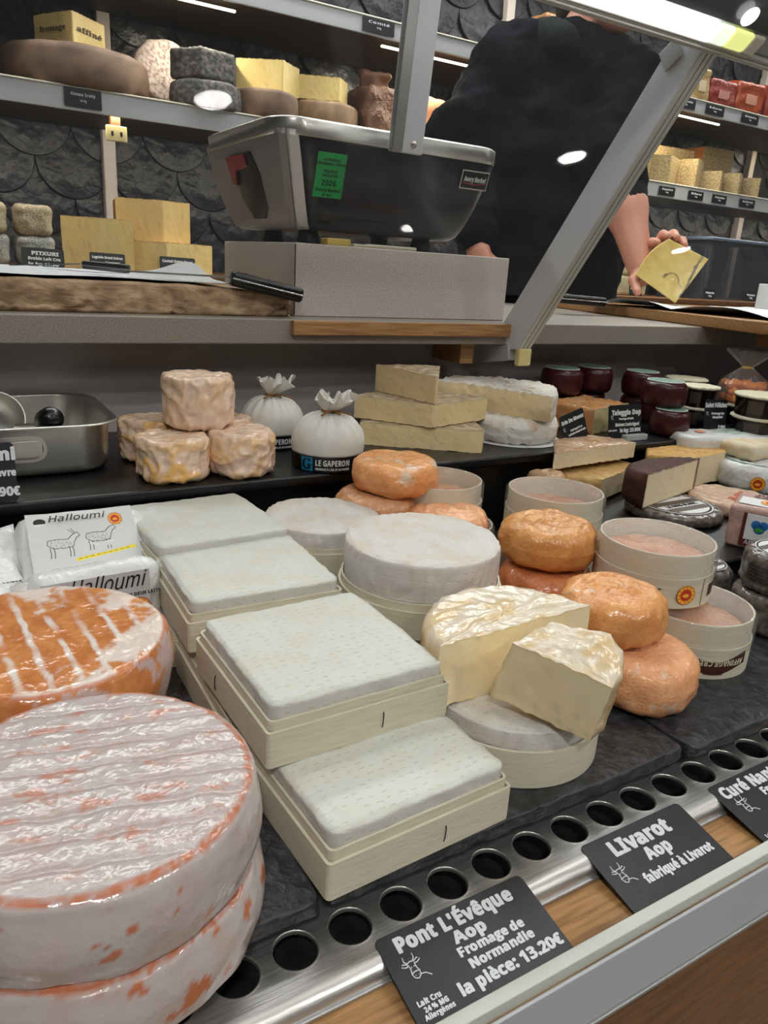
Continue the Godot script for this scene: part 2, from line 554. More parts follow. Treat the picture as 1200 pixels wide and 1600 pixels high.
# little line drawing of a cow's head, as thin raised strokes
func cow(parent: Node3D, at: Vector3, b: Basis, s: float, m: Material) -> void:
	var st := SurfaceTool.new()
	st.begin(Mesh.PRIMITIVE_TRIANGLES)
	var strokes := [[Vector2(-.3, .45), Vector2(-.48, .65), Vector2(-.42, .95)], [Vector2(.15, .5), Vector2(.34, .7), Vector2(.36, 1.0)], [Vector2(-.3, .45), Vector2(-.05, .53), Vector2(.15, .5)],
		[Vector2(-.3, .4), Vector2(-.65, .52), Vector2(-.8, .36), Vector2(-.48, .24), Vector2(-.3, .3)], [Vector2(.2, .45), Vector2(.55, .6), Vector2(.72, .46), Vector2(.42, .3), Vector2(.2, .34)],
		[Vector2(-.3, .35), Vector2(-.26, .0), Vector2(-.36, -.3), Vector2(-.26, -.6), Vector2(0, -.7)], [Vector2(.2, .35), Vector2(.2, .0), Vector2(.3, -.22), Vector2(.24, -.52), Vector2(0, -.7)],
		[Vector2(-.32, -.28), Vector2(-.05, -.2), Vector2(.27, -.22)], [Vector2(.24, -.5), Vector2(.6, -.56), Vector2(.95, -.85)], [Vector2(-.16, .16), Vector2(-.12, .08)], [Vector2(.08, .18), Vector2(.1, .1)], [Vector2(-.14, -.45), Vector2(-.1, -.48)], [Vector2(.1, -.44), Vector2(.14, -.47)]]
	for k in strokes:
		var path := []
		for p in k: path.append(Vector3(p.x * s, p.y * s, 0))
		st.append_from(tube(path, s * 0.045, 5), 0, Transform3D())
	put(parent, "cow_drawing", st.commit(), m, Transform3D(b, at))

# a price ticket: slab with rounded corners, lines = [text, x from the middle, y from the bottom, letter height, width or 0]
func ticket(called: String, label: String, grp: String, at: Vector3, b: Basis, w: float, h: float, m: Material, lines: Array, cow_at = null, cow_s := 0.006) -> Node3D:
	var o := thing(called, label, "price ticket", at, grp)
	var card := put(o, "card", box(w, 0.0009, h, 0.0003, 1, 0, 1, null, null, 0.0035), m, Transform3D(b * Basis(Vector3.RIGHT, PI / 2), b * Vector3(0, h / 2, -0.0009)))
	for l in lines:
		lettering(o, l[0], l[3], b * Vector3(l[1], l[2], 0.0002), b, M.ink, l[4] if l.size() > 4 else 0.0, null, "lettering", 0.05)
	if cow_at != null: cow(o, b * Vector3(cow_at.x, cow_at.y, 0.0002), b, cow_s, M.ink)
	nest_from(o, card, 0)
	return o

# ------------------------------------------------------------------ printed pictures
func img_line(im: Image, a: Vector2, b: Vector2, w: float, c: Color) -> void:
	var n := int(a.distance_to(b) * 2) + 1
	for i in n + 1:
		var p := a.lerp(b, float(i) / n)
		for y in range(int(p.y - w), int(p.y + w) + 1):
			for x in range(int(p.x - w), int(p.x + w) + 1):
				if x >= 0 and y >= 0 and x < im.get_width() and y < im.get_height() and Vector2(x, y).distance_to(p) <= w: im.set_pixel(x, y, c)

func img_disc(im: Image, c: Vector2, rx: float, ry: float, k: Color) -> void:
	for y in range(int(c.y - ry), int(c.y + ry) + 1):
		for x in range(int(c.x - rx), int(c.x + rx) + 1):
			if x >= 0 and y >= 0 and x < im.get_width() and y < im.get_height() and pow((x - c.x) / rx, 2) + pow((y - c.y) / ry, 2) <= 1.0: im.set_pixel(x, y, k)

func img_beast(im: Image, o: Vector2, s: float, horned: bool) -> void:
	var ink := Color(0.16, 0.16, 0.16)
	var r := RandomNumberGenerator.new()
	r.seed = 5 if horned else 9
	var out := [Vector2(-1, -.1), Vector2(-.9, -.45), Vector2(-.3, -.5), Vector2(.4, -.45), Vector2(.75, -.8), Vector2(1.1, -.95), Vector2(1.25, -.7), Vector2(1.0, -.55), Vector2(.8, -.2), Vector2(.7, .15), Vector2(.2, .25), Vector2(-.6, .2), Vector2(-1, -.1)]
	for i in out.size() - 1: img_line(im, o + out[i] * s, o + out[i + 1] * s, 0.9, ink)
	for lx in [-.85, -.6, .4, .62]:
		img_line(im, o + Vector2(lx, .15) * s, o + Vector2(lx + .03, .55) * s, 1.0, ink)
		img_line(im, o + Vector2(lx + .03, .55) * s, o + Vector2(lx - .02, .95) * s, 1.0, ink)
	if horned:
		img_line(im, o + Vector2(.85, -.9) * s, o + Vector2(.5, -1.2) * s, 0.8, ink)
		img_line(im, o + Vector2(.95, -.95) * s, o + Vector2(.7, -1.25) * s, 0.8, ink)
	for i in 70:
		var p := o + Vector2(r.randf_range(-.9, .6), r.randf_range(-.4, .15)) * s
		img_line(im, p, p + Vector2(r.randf_range(-3, 3), r.randf_range(1, 4)), 0.4, Color(0.45, 0.45, 0.44))

func pic(im: Image, rough := 0.4) -> StandardMaterial3D:
	var m := StandardMaterial3D.new()
	m.albedo_texture = ImageTexture.create_from_image(im)
	m.roughness = rough
	return m

func seal_print(im: Image, c: Vector2, r: float) -> void:   # round red and yellow origin seal
	img_disc(im, c, r, r, Color(0.72, 0.16, 0.1))
	img_disc(im, c, r * .92, r * .92, Color(0.93, 0.72, 0.2))
	img_disc(im, c, r * .62, r * .62, Color(0.75, 0.2, 0.12))
	img_disc(im, c + Vector2(0, r * .05), r * .36, r * .2, Color(0.93, 0.72, 0.2))
	for i in 12:
		var a := TAU * i / 12
		img_disc(im, c + Vector2(cos(a), sin(a)) * r * .77, r * .07, r * .07, Color(0.72, 0.16, 0.1))

func dash_image(pal: bool) -> Image:
	var im := Image.create(256, 256, false, Image.FORMAT_RGB8)
	im.fill(Color(1, 1, 1) if pal else Color(.62, .62, .62))
	var r := RandomNumberGenerator.new()
	r.seed = 3
	for row in 8:
		for k in 11:
			var p := Vector2(row * 32 + 10 + (k % 2) * 7 + r.randf_range(-6, 6), k * 23.2 + r.randf_range(-3, 3))
			if r.randf() < 0.12: continue
			var w := r.randf_range(1.2, 2.2)
			img_line(im, p, p + Vector2(r.randf_range(6, 15), r.randf_range(-2, 2)), w, Color(.962, .94, .89) if pal else Color(.25, .25, .25))
	return im

func hallou_image() -> Image:
	var im := Image.create(320, 220, false, Image.FORMAT_RGB8)
	im.fill(Color(.83, .835, .825))
	img_disc(im, Vector2(38, 30), 18, 12, Color(.1, .1, .1))
	img_disc(im, Vector2(38, 40), 20, 4, Color(.88, .88, .87))
	seal_print(im, Vector2(262, 42), 22)
	img_beast(im, Vector2(92, 118), 44, true)
	img_beast(im, Vector2(205, 104), 42, false)
	img_line(im, Vector2(128, 172), Vector2(300, 146), 5, Color(.95, .86, .2))
	for k in 9: img_line(im, Vector2(130 + k * 18, 171 - k * 2.7), Vector2(140 + k * 18, 169.5 - k * 2.7), 0.7, Color(.3, .28, .2))
	for k in 12: img_line(im, Vector2(226 + k * 5, 185), Vector2(226 + k * 5, 205), 1.0 if k % 3 else 1.7, Color(.15, .15, .15))
	for k in 3: img_line(im, Vector2(50, 196 + k * 7), Vector2(190, 188 + k * 7), 0.4, Color(.5, .5, .5))
	return im

# ------------------------------------------------------------------ cheeses
func grooved_wheel(called: String, label: String, at: Vector3, r: float, h: float, style: int, turn: float) -> Node3D:
	var o := thing(called, label, "cheese", at, "")
	var cs := cos(turn)
	var sn := sin(turn)
	var pale := lin(.74, .70, .69)
	var pink := lin(.73, .655, .63)
	var rust := lin(.74, .40, .22)
	var hot := lin(.80, .53, .31)
	var chalk := lin(.88, .84, .81)
	var off := at.x * 100.0 + at.y * 900.0
	var groove := func(p: Vector3) -> float:
		var s := (-p.x * sn + p.z * cs) + 0.0012 * N(p, 60.0, 2.0)
		var q := fposmod(s, 0.0152) / 0.0152
		return exp(-pow((q - 0.5) * (9.0 if style == 0 else 6.5), 2))
	var disp := func(p: Vector3, n: Vector3) -> Vector3:
		var d := 0.0006 * N(p, 45.0, off) + 0.00018 * N(p, 160.0, off)
		if n.y > 0.8 and p.y > h * 0.7: d += (-0.0008 if style == 0 else 0.0005) * groove.call(p)
		elif n.y < 0.8: d += 0.0012 * N(p, 30.0, off + 4.0)
		return n * d
	var col := func(p: Vector3, n: Vector3) -> Color:
		var st := Vector3(p.x * cs + p.z * sn, p.y, (-p.x * sn + p.z * cs) * 3.0)
		var f := fb(st, 26.0, off)
		var g := fb(p, 170.0, off + 50.0)
		var rr := Vector2(p.x, p.z).length() / r
		if style == 0:
			var c := pale.lerp(pink, clampf(0.35 + f, 0, 1))
			var k := smoothstep(0.22, 0.60, fb(st, 34.0, off + 30.0) + g * 0.32)
			if n.y > 0.75:
				k *= 0.6
				c = c.lerp(lin(.66, .58, .57), 0.45 * groove.call(p))
				k = maxf(k, smoothstep(0.925, 0.945, rr) * smoothstep(1.0, 0.965, rr) * (0.7 + g))
			else:
				k = smoothstep(0.34, 0.44, fb(p, 38.0, off + 70.0) + g * 0.25)
			return c.lerp(rust, clampf(k, 0, 0.9))
		var c2 := hot.lerp(lin(.73, .44, .24), clampf(0.5 + f + g * 0.7, 0, 1))
		if n.y > 0.75:
			var e := smoothstep(0.1, 0.42, fb(p, 22.0, off + 20.0) + smoothstep(0.35, 1.0, rr) * 0.46 - 0.08 + g * 0.25)
			c2 = c2.lerp(chalk, clampf(maxf(e * 0.85, smoothstep(0.35, 0.8, groove.call(p)) * clampf(0.62 + fb(p, 30.0, off + 90.0) * 1.4, 0, 1)), 0, 1))
			return c2.lerp(rust, smoothstep(0.945, 0.96, rr) * smoothstep(1.0, 0.975, rr) * 0.8)
		var e2 := smoothstep(-0.05, 0.2, fb(p, 30.0, off + 11.0) + g * 0.5)
		return c2.lerp(lin(.74, .66, .65), clampf(e2, 0, 0.9))
	put(o, "rind", lathe(wheel_prof(r, h, 0.006, 16, 0.0025), 230, 2, 46, disp, col), M.rindwrap)
	return o

func square_box_proto() -> Node3D:
	var o := thing("boxed_square_cheese", "", "boxed cheese")
	var s := 0.121
	put(o, "bottom_board", box(s - 0.002, 0.0015, s - 0.002, 0.0005, 1), M.thin)
	put(o, "outer_band", band([rrect(s, s, .003, 0), rrect(s, s, .003, .022)], [rrect(s - .0036, s - .0036, .0015, .0012), rrect(s - .0036, s - .0036, .0015, .022)]), M.thin)
	var i := s - .0042
	put(o, "inner_band", band([rrect(i, i, .004, .001), rrect(i, i, .004, .0275)], [rrect(i - .003, i - .003, .003, .001), rrect(i - .003, i - .003, .003, .0275)]), M.thin)
	for st in [[0.012, s / 2, 0.0], [-s / 2, -0.02, 1.0]]:
		var path := [Vector3(0, .0012, 0.0003), Vector3(0, .0035, .0009), Vector3(.0003, .0095, .0009), Vector3(.0004, .0115, .0003)]
		put(o, "staple", tube(path, 0.00035, 5), M.blackplastic, Transform3D(Basis(Vector3.UP, 0.0 if st[2] == 0.0 else -PI / 2), Vector3(st[0], 0.004, st[1])))
	var disp := func(p: Vector3, n: Vector3) -> Vector3:
		var d := 0.0006 * N(p, 18.0, 2.0) + 0.00025 * N(p, 50.0, 8.0)
		var edge: float = maxf(absf(p.x), absf(p.z)) / 0.0565
		if n.y > 0.5: d += 0.0002 * sin(p.x * 420.0 + 2.0 * N(p, 30.0)) - 0.0012 * pow(edge, 8.0)
		else: d += 0.0004 * sin((p.x + p.z) * 160.0 + 6.0 * N(p, 30.0, 3.0))
		return n * d
	var col := func(p: Vector3, n: Vector3) -> Color:
		var f := fb(p, 30.0, 5.0)
		var c := lin(.79, .80, .77).lerp(lin(.785, .77, .72), clampf(0.3 + f, 0, 1))
		if n.y < 0.5: c = c.lerp(lin(.80, .78, .77), 0.5)
		return c
	put(o, "wrapped_cheese", box(.1135, .0352, .1135, .0034, 4, 26, 30, disp, col, .007), M.paperdash, Transform3D(Basis(), Vector3(0, .0022, 0)))
	return o

func round_box(o: Node3D, r: float, h: float, inner: float) -> void:
	put(o, "bottom_board", lathe([Vector2(r - .001, 0), Vector2(r - .001, .0015)], 64), M.thin)
	put(o, "outer_band", band([circ(r, 0, 72), circ(r, h, 72)], [circ(r - .0018, .001, 72), circ(r - .0018, h, 72)]), M.thin)
	if inner > 0.0: put(o, "inner_band", band([circ(r - .002, .001, 72), circ(r - .002, inner, 72)], [circ(r - .0036, .001, 72), circ(r - .0036, inner, 72)]), M.thin)

func round_paper_cheese(called: String, label: String, at: Vector3, rb: float, hb: float, inner: float, rc: float, y: float, hc: float, sd: float, grp: String) -> Node3D:
	var o := thing(called, label, "boxed cheese", at, grp)
	round_box(o, rb, hb, inner)
	var disp := func(p: Vector3, n: Vector3) -> Vector3:
		var a := atan2(p.z, p.x)
		var rr := Vector2(p.x, p.z).length() / rc
		var d := 0.0008 * N(p, 24.0, sd) + 0.0004 * N(p, 70.0, sd)
		if n.y < 0.6: d += 0.0009 * absf(sin(a * 14.0 + 3.0 * N(p, 25.0, sd))) - 0.0005
		else: d += 0.0004 * sin((p.x * 0.95 + p.z * 0.3) * 400.0) - 0.0015 * pow(rr, 8)
		return n * d
	var col := func(p: Vector3, n: Vector3) -> Color:
		var c := lin(.80, .79, .77).lerp(lin(.79, .73, .66), clampf(0.12 + fb(p, 28.0, sd) * 1.1, 0, 1))
		return c.lerp(lin(.83, .80, .79), 0.6) if n.y < 0.5 else c
	put(o, "wrapped_cheese", lathe(wheel_prof(rc, hc, .004, 10, .0006), 160, 2, 30, disp, col), M.paperdash, Transform3D(Basis(), Vector3(0, y, 0)))
	return o

func orange_cheese(called: String, label: String, at: Vector3, r: float, h: float, sd: float, a: Color, b: Color, blotch: float, grp: String, swirl := true) -> Node3D:
	var o := thing(called, label, "cheese", at, grp)
	var disp := func(p: Vector3, n: Vector3) -> Vector3:
		var d := 0.0014 * N(p, 22.0, sd) + 0.0007 * N(p, 55.0, sd + 3.0) + 0.00035 * N(p, 150.0, sd)
		if n.y > 0.7 and swirl:
			var rr := Vector2(p.x, p.z).length() / r
			d += 0.0009 * sin(rr * 17.0 + 2.5 * atan2(p.z, p.x) + 2.0 * N(p, 30.0, sd)) * smoothstep(0.9, 0.6, rr)
		if n.y < 0.7: d += 0.0007 * sin(atan2(p.z, p.x) * 9.0 + 5.0 * N(p, 20.0, sd))
		return n * d
	var col := func(p: Vector3, n: Vector3) -> Color:
		var f := fb(p, 32.0, sd)
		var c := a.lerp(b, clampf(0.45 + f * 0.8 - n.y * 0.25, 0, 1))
		c = c.lerp(b * 0.86, smoothstep(0.15, 0.5, fb(p, 120.0, sd + 4.0)) * 0.5)
		var w := smoothstep(0.42, 0.62, fb(p, 24.0, sd + 33.0) + 0.35 * fb(p, 140.0, sd) + blotch)
		return c.lerp(lin(.86, .80, .72), w * 0.8)
	put(o, "rind", lathe(wheel_prof(r, h, h * 0.37, 5, 0.0008, 8), 120, 2, 26, disp, col), M.orange)
	return o

func deep_box(called: String, label: String, at: Vector3, r: float, h: float, sd: float, grp: String, level := 0.62) -> Node3D:
	var o := thing(called, label, "boxed cheese", at, grp)
	put(o, "bottom_board", lathe([Vector2(r - .002, 0), Vector2(r - .002, .0015)], 64), M.thin)
	put(o, "lower_band", band([circ(r, 0, 80), circ(r, h * .56, 80)], [circ(r - .0016, .001, 80), circ(r - .0016, h * .56, 80)]), M.thin)
	put(o, "upper_band", band([circ(r - .0019, h * .3, 80), circ(r - .0019, h, 80)], [circ(r - .0034, .001, 80), circ(r - .0034, h, 80)]), M.thin)
	var disp := func(p: Vector3, n: Vector3) -> Vector3:
		return n * (0.0012 * N(p, 30.0, sd) + 0.0004 * N(p, 110.0, sd))
	var col := func(p: Vector3, n: Vector3) -> Color:
		return lin(.86, .56, .40).lerp(lin(.86, .65, .51), clampf(0.45 + fb(p, 36.0, sd), 0, 1)).lerp(lin(.72, .40, .28), smoothstep(.2, .5, fb(p, 90.0, sd + 9.0)) * .5)
	put(o, "cheese", lathe(wheel_prof(r - .005, h * level, .004, 3), 90, 1, 24, disp, col), M.orange, Transform3D(Basis(), Vector3(0, .0016, 0)))
	var film := func(u: float, v: float) -> Vector3:
		var a := u * TAU
		var q := v * (r - .0015)
		var p := Vector3(q * cos(a), h, q * sin(a))
		return p + Vector3(0, .0004 - .0022 * (1.0 - v * v) + 0.0006 * N(p, 60.0, sd) * (1.0 - v), 0)
	put(o, "film", sheet(72, 10, film), M.film)
	put(o, "film_skirt", loft([circ(r - .001, h, 90), circ(r + .0006, h - .002, 90), circ(r + .0008, h * .6, 90), circ(r + .0008, h * .45, 90)], 0, 0, func(p: Vector3, n: Vector3) -> Vector3: return n * (0.00035 * N(p, 130.0, sd) + .0002)), M.film)
	return o

func wrinkled_cheese(called: String, label: String, at: Vector3, r: float, h: float, sd: float, turn := 0.0, gold := 1.0) -> Node3D:
	var o := thing(called, label, "cheese", at, "wrinkled washed-rind cheeses piled on the upper step")
	var ridge := func(p: Vector3, k: float, s: float) -> float: return 1.0 - 2.0 * absf(N(p, k, s) + 0.35 * N(p, k * 2.3, s + 5.0))
	var disp := func(p: Vector3, n: Vector3) -> Vector3:
		var d := 0.002 * N(p, 18.0, sd)
		if n.y < 0.75: d += 0.0022 * ridge.call(Vector3(p.x, p.y * 0.8, p.z), 42.0, sd) + 0.0005 * ridge.call(p, 110.0, sd) - 0.0008
		else: d += 0.0009 * ridge.call(p, 45.0, sd) - 0.0016 * (1.0 - Vector2(p.x, p.z).length() / r)
		return n * d
	var col := func(p: Vector3, n: Vector3) -> Color:
		var c := lin(.93, .83, .74).lerp(lin(.90, .77, .68), clampf(.5 + fb(p, 50.0, sd), 0, 1))
		var k := smoothstep(-0.22, 0.4, fb(p, 30.0, sd + 40.0) + 0.45 * ridge.call(Vector3(p.x, p.y * 0.8, p.z), 42.0, sd) - 0.2) * gold
		k = maxf(k, smoothstep(.006, .001, absf(p.y - h + .007)) * .8 * gold * clampf(.5 + fb(p, 40.0, sd), 0, 1))
		if n.y > 0.8: k *= 0.4
		return c.lerp(lin(.93, .71, .34), k * 0.85)
	put(o, "rind", lathe(wheel_prof(r, h, .007, 26, 0.0, 6), 150, 2, 24, disp, col), M.rindwrap, Transform3D(Basis(Vector3.UP, turn)))
	return o

func gaperon(label: String, at: Vector3, r: float, lean: Vector3, sd: float) -> void:
	var o := thing("tied_cheese_bag", label, "cheese", at, "cheeses tied in white gauze")
	var hb := 0.017
	put(o, "band", lathe([Vector2(r * .93, 0), Vector2(r * .96, .0005), Vector2(r * .985, hb), Vector2(r * .95, hb)], 64), M.blackplastic)
	var P := []
	for i in 17:
		var t := float(i) / 16
		P.append(Vector2(lerpf(r * 0.97, r * 0.2, pow(t, 2.3)) * (1.0 + 0.05 * sin(PI * minf(t * 1.6, 1.0))), hb - 0.002 + 0.042 * sin(t * PI / 2)))
	P.append(Vector2(r * .15, hb + .042))
	var disp := func(p: Vector3, n: Vector3) -> Vector3:
		var k := smoothstep(hb, hb + .04, p.y)
		return n * (k * 0.0006 * sin(atan2(p.z, p.x) * 17.0 + 3.0 * N(p, 20.0, sd)) + 0.0004 * N(p, 70.0, sd))
	put(o, "gauze", lathe(P, 132, 1, 0, disp), M.gauze)
	var F := []
	for i in 7:
		var t := i / 6.0
		var q := PackedVector3Array()
		for k in 108:
			var a := TAU * k / 108
			var rr := r * (.15 + .33 * pow(t, 0.8)) * (1.0 + t * (0.28 * sin(a * 7.0 + sd) + 0.12 * sin(a * 13.0 + 2.0)))
			q.append(Vector3(rr * cos(a), hb + .042 + .016 * t + t * .004 * sin(a * 5.0 + sd) + t * t * .003 * sin(a * 11.0), rr * sin(a)) + lean * t)
		F.append(q)
	var inner := []
	for q in F:
		var w := PackedVector3Array()
		for p in q: w.append(Vector3(p.x * .9, p.y + .0006, p.z * .9))
		inner.append(w)
	put(o, "gathered_top", band(F, inner), M.gauze)
	var ring := []
	for k in 25: ring.append(Vector3(r * .175 * cos(TAU * k / 24), hb + .0425 + .0006 * sin(k * 1.7), r * .175 * sin(TAU * k / 24)))
	put(o, "string", tube(ring, .0017, 6, 0), M.string)
	for e in [[-.35, .012], [.3, .016], [.1, .011]]:
		put(o, "string_end", tube([Vector3(0, hb + .042, r * .17), Vector3(e[0] * .02, hb + .0435, r * .2 + .004), Vector3(e[0] * .05, hb + .041, r * .2 + e[1] * .8)], .0011, 5), M.string)
	var face := atan2(-at.x, -at.z) + 0.1
	var blue := mk(Color(.1, .5, .66), .4)
	put(o, "blue_patch", sheet(10, 2, func(u: float, v: float) -> Vector3:
		var a := face - 0.85 + 0.36 * u
		var rr := r * lerpf(.96, .985, v) + .0006
		return Vector3(rr * sin(a), .001 + v * (hb - .002), rr * cos(a)), false), blue)
	bent(o, "G", .011, r * .975 + .001, .0085, face - 0.67, M.blackplastic, false, 0, serif)
	bent(o, "LE GAPERON", .0062, r * .977, .0105, face + 0.06, M.ink, false, 0.037)
	bent(o, "FROMAGE À L'AIL ET AU POIVRE", .0022, r * .975, .004, face + 0.06, M.ink, false, 0.037)

func rind_col(base: Color, spots: Color, sd: float, f := 60.0) -> Callable:
	return func(p: Vector3, n: Vector3) -> Color: return base.lerp(spots, clampf(0.4 + 1.1 * fb(p, f, sd), 0, 1))

func paste_col(c: Color, edge: Color, sd: float, e := 0.08) -> Callable:
	return func(p: Vector3, t: float) -> Color:
		var k := maxf(smoothstep(e, 0.0, t), smoothstep(1.0 - e, 1.0, t))
		var hole := smoothstep(0.48, 0.58, N(p, 190.0, sd) * 0.75 + 0.25 * N(p, 70.0, sd))
		return c.lerp(c * Color(.96, .94, .89), clampf(.4 + fb(p, 30.0, sd), 0, 1)).lerp(edge, k * 0.85).lerp(c * 0.66, hole * 0.5)

# ------------------------------------------------------------------ figure: a signed distance field of tapered capsules meshed as surface nets
func nets(caps: Array, cell: float, k: float, st: SurfaceTool, lumps := 0.0) -> void:
	var lo := Vector3(1e9, 1e9, 1e9)
	var hi := -lo
	for c in caps:
		for q in [[c[0], c[2]], [c[1], c[3]]]:
			lo = lo.min(q[0] - Vector3.ONE * (q[1] + 2.5 * cell))
			hi = hi.max(q[0] + Vector3.ONE * (q[1] + 2.5 * cell))
	var n := Vector3i(((hi - lo) / cell).ceil()) + Vector3i.ONE
	var F := PackedFloat32Array()
	F.resize(n.x * n.y * n.z)
	F.fill(1.0)
	for c in caps:
		var a: Vector3 = c[0]
		var b: Vector3 = c[1]
		var ra: float = c[2]
		var rb: float = c[3]
		var m := maxf(ra, rb) + 3.0 * cell + k
		var l := (a.min(b) - Vector3.ONE * m - lo) / cell
		var h := (a.max(b) + Vector3.ONE * m - lo) / cell
		var ab := b - a
		var inv := 1.0 / maxf(ab.length_squared(), 1e-9)
		for z in range(maxi(0, int(l.z)), mini(n.z, int(h.z) + 1)):
			for y in range(maxi(0, int(l.y)), mini(n.y, int(h.y) + 1)):
				var row := (z * n.y + y) * n.x
				for x in range(maxi(0, int(l.x)), mini(n.x, int(h.x) + 1)):
					var p := lo + Vector3(x, y, z) * cell
					var t := clampf((p - a).dot(ab) * inv, 0.0, 1.0)
					var d := p.distance_to(a + ab * t) - lerpf(ra, rb, t)
					var g := F[row + x]
					var hh := maxf(k - absf(d - g), 0.0) / k
					F[row + x] = minf(d, g) - hh * hh * k * 0.25
	var id := {}
	var V := PackedVector3Array()
	var I := PackedInt32Array()
	var s := [1, n.x, n.x * n.y]
	for z in n.z - 1:
		for y in n.y - 1:
			for x in n.x - 1:
				var q := (z * n.y + y) * n.x + x
				var neg := 0
				for e in 8:
					if F[q + (e & 1) + ((e >> 1) & 1) * s[1] + (e >> 2) * s[2]] < 0.0: neg += 1
				if neg == 0 or neg == 8: continue
				var sum := Vector3.ZERO
				var cnt := 0
				for e in 8:
					for ax in 3:
						if e & (1 << ax): continue
						var o1 := Vector3(e & 1, (e >> 1) & 1, e >> 2)
						var f1 := F[q + (e & 1) + ((e >> 1) & 1) * s[1] + (e >> 2) * s[2]]
						var f2 := F[q + (e & 1) + ((e >> 1) & 1) * s[1] + (e >> 2) * s[2] + s[ax]]
						if (f1 < 0.0) != (f2 < 0.0):
							o1[ax] += f1 / (f1 - f2)
							sum += o1
							cnt += 1
				id[q] = V.size()
				V.append(lo + (Vector3(x, y, z) + sum / cnt) * cell)
	for q in id:
		for ax in 3:
			var u: int = s[(ax + 1) % 3]
			var v: int = s[(ax + 2) % 3]
			if (F[q] < 0.0) == (F[q + s[ax]] < 0.0): continue
			if not (id.has(q - u) and id.has(q - v) and id.has(q - u - v)): continue
			var A: int = id[q]
			var B: int = id[q - u]
			var C: int = id[q - u - v]
			var D: int = id[q - v]
			if F[q] < 0.0: I.append_array([A, C, B, A, D, C])
			else: I.append_array([A, B, C, A, C, D])
	if lumps > 0.0:
		var N0 := normals(V, I)
		for i in V.size(): V[i] += N0[i] * lumps * fb(V[i], 9.0, 4.0)
	st.append_from(mesh_from(V, I, normals(V, I), PackedColorArray()), 0, Transform3D())

func nets_mesh(groups: Array) -> ArrayMesh:
	var st := SurfaceTool.new()
	st.begin(Mesh.PRIMITIVE_TRIANGLES)
	for g in groups: nets(g[0], g[1], g[2], st, g[3] if g.size() > 3 else 0.0)
	return st.commit()

# ------------------------------------------------------------------ the place
func _ready() -> void:
	nz.noise_type = FastNoiseLite.TYPE_SIMPLEX_SMOOTH
	nz.fractal_type = FastNoiseLite.FRACTAL_NONE
	nz.frequency = 1.0
	nz.seed = 4
	bold.font_names = PackedStringArray(["Droid Sans"])
	bold.font_weight = 700
	plainf.font_names = PackedStringArray(["Droid Sans"])
	serif.font_names = PackedStringArray(["Droid Serif"])
	serif.font_weight = 700
	# camera, surroundings, lights, exposure
	var cam := Camera3D.new()
	cam.name = "camera"
	add_child(cam)
	cam.fov = rad_to_deg(2.0 * atan(800.0 / 1170.0))
	cam.near = 0.02
	cam.far = 50.0
	cam.transform = Transform3D(Basis(Vector3(0.85776891, 0.05926403, 0.51060775), Vector3(0.11150996, 0.94822449, -0.29738166), Vector3(-0.50179481, 0.31202259, 0.80674895)), W(0, 0, 0))
	cam.current = true
	var we := WorldEnvironment.new()
	we.name = "surroundings"
	var env := Environment.new()
	env.background_mode = Environment.BG_COLOR
	env.background_color = Color(0.05, 0.05, 0.05)
	env.tonemap_mode = Environment.TONE_MAPPER_LINEAR
	env.tonemap_exposure = 0.83
	env.sdfgi_enabled = true
	env.ssao_enabled = true
	env.ssil_enabled = true
	we.environment = env
	add_child(we)
	area("aisle_fill_light", W(0.35, 1.40, 0.0), W(0.35, -0.3, -0.25), Vector2(2.2, 0.7), 0.08, Color(0.98, 1.0, 0.975))  # overhead fill added above the customer side
	area("staff_fill_light", W(1.3, 1.42, -1.35), W(1.3, -0.5, -1.5), Vector2(2.4, 0.25), 2.3, Color(0.985, 1.0, 0.98))  # fill added above the staff side to brighten the back
	area("canopy_light", W(0.1, 0.245, -0.535), W(0.1, -0.25, -0.19), Vector2(1.4, 0.04), 0.10, Color(0.98, 0.99, 1.0))
	area("added_valance_light", W(1.5, .965, -1.655), W(1.5, -.30, -1.25), Vector2(3.4, .11), 2.3, Color(.985, 1.0, .985))  # added light of the unseen fitting over the shelves
	make_materials()
	room()
	added_valance()
	counter()
	back_counter()
	canopy()
	front_cheeses()
	boxes_and_rounds()
	orange_pile()
	cut_side()
	upper_step()
	tickets()
	back_wall()
	person()

func area(called: String, at: Vector3, to: Vector3, size: Vector2, e: float, c: Color) -> AreaLight3D:
	var l := AreaLight3D.new()
	l.name = called
	l.area_size = size
	l.light_energy = e
	l.light_color = c
	l.set("area_range", 12.0)
	l.shadow_enabled = true
	add_child(l)
	l.look_at_from_position(at, to, Vector3.RIGHT if absf((to - at).normalized().y) > 0.98 else Vector3.UP)
	return l

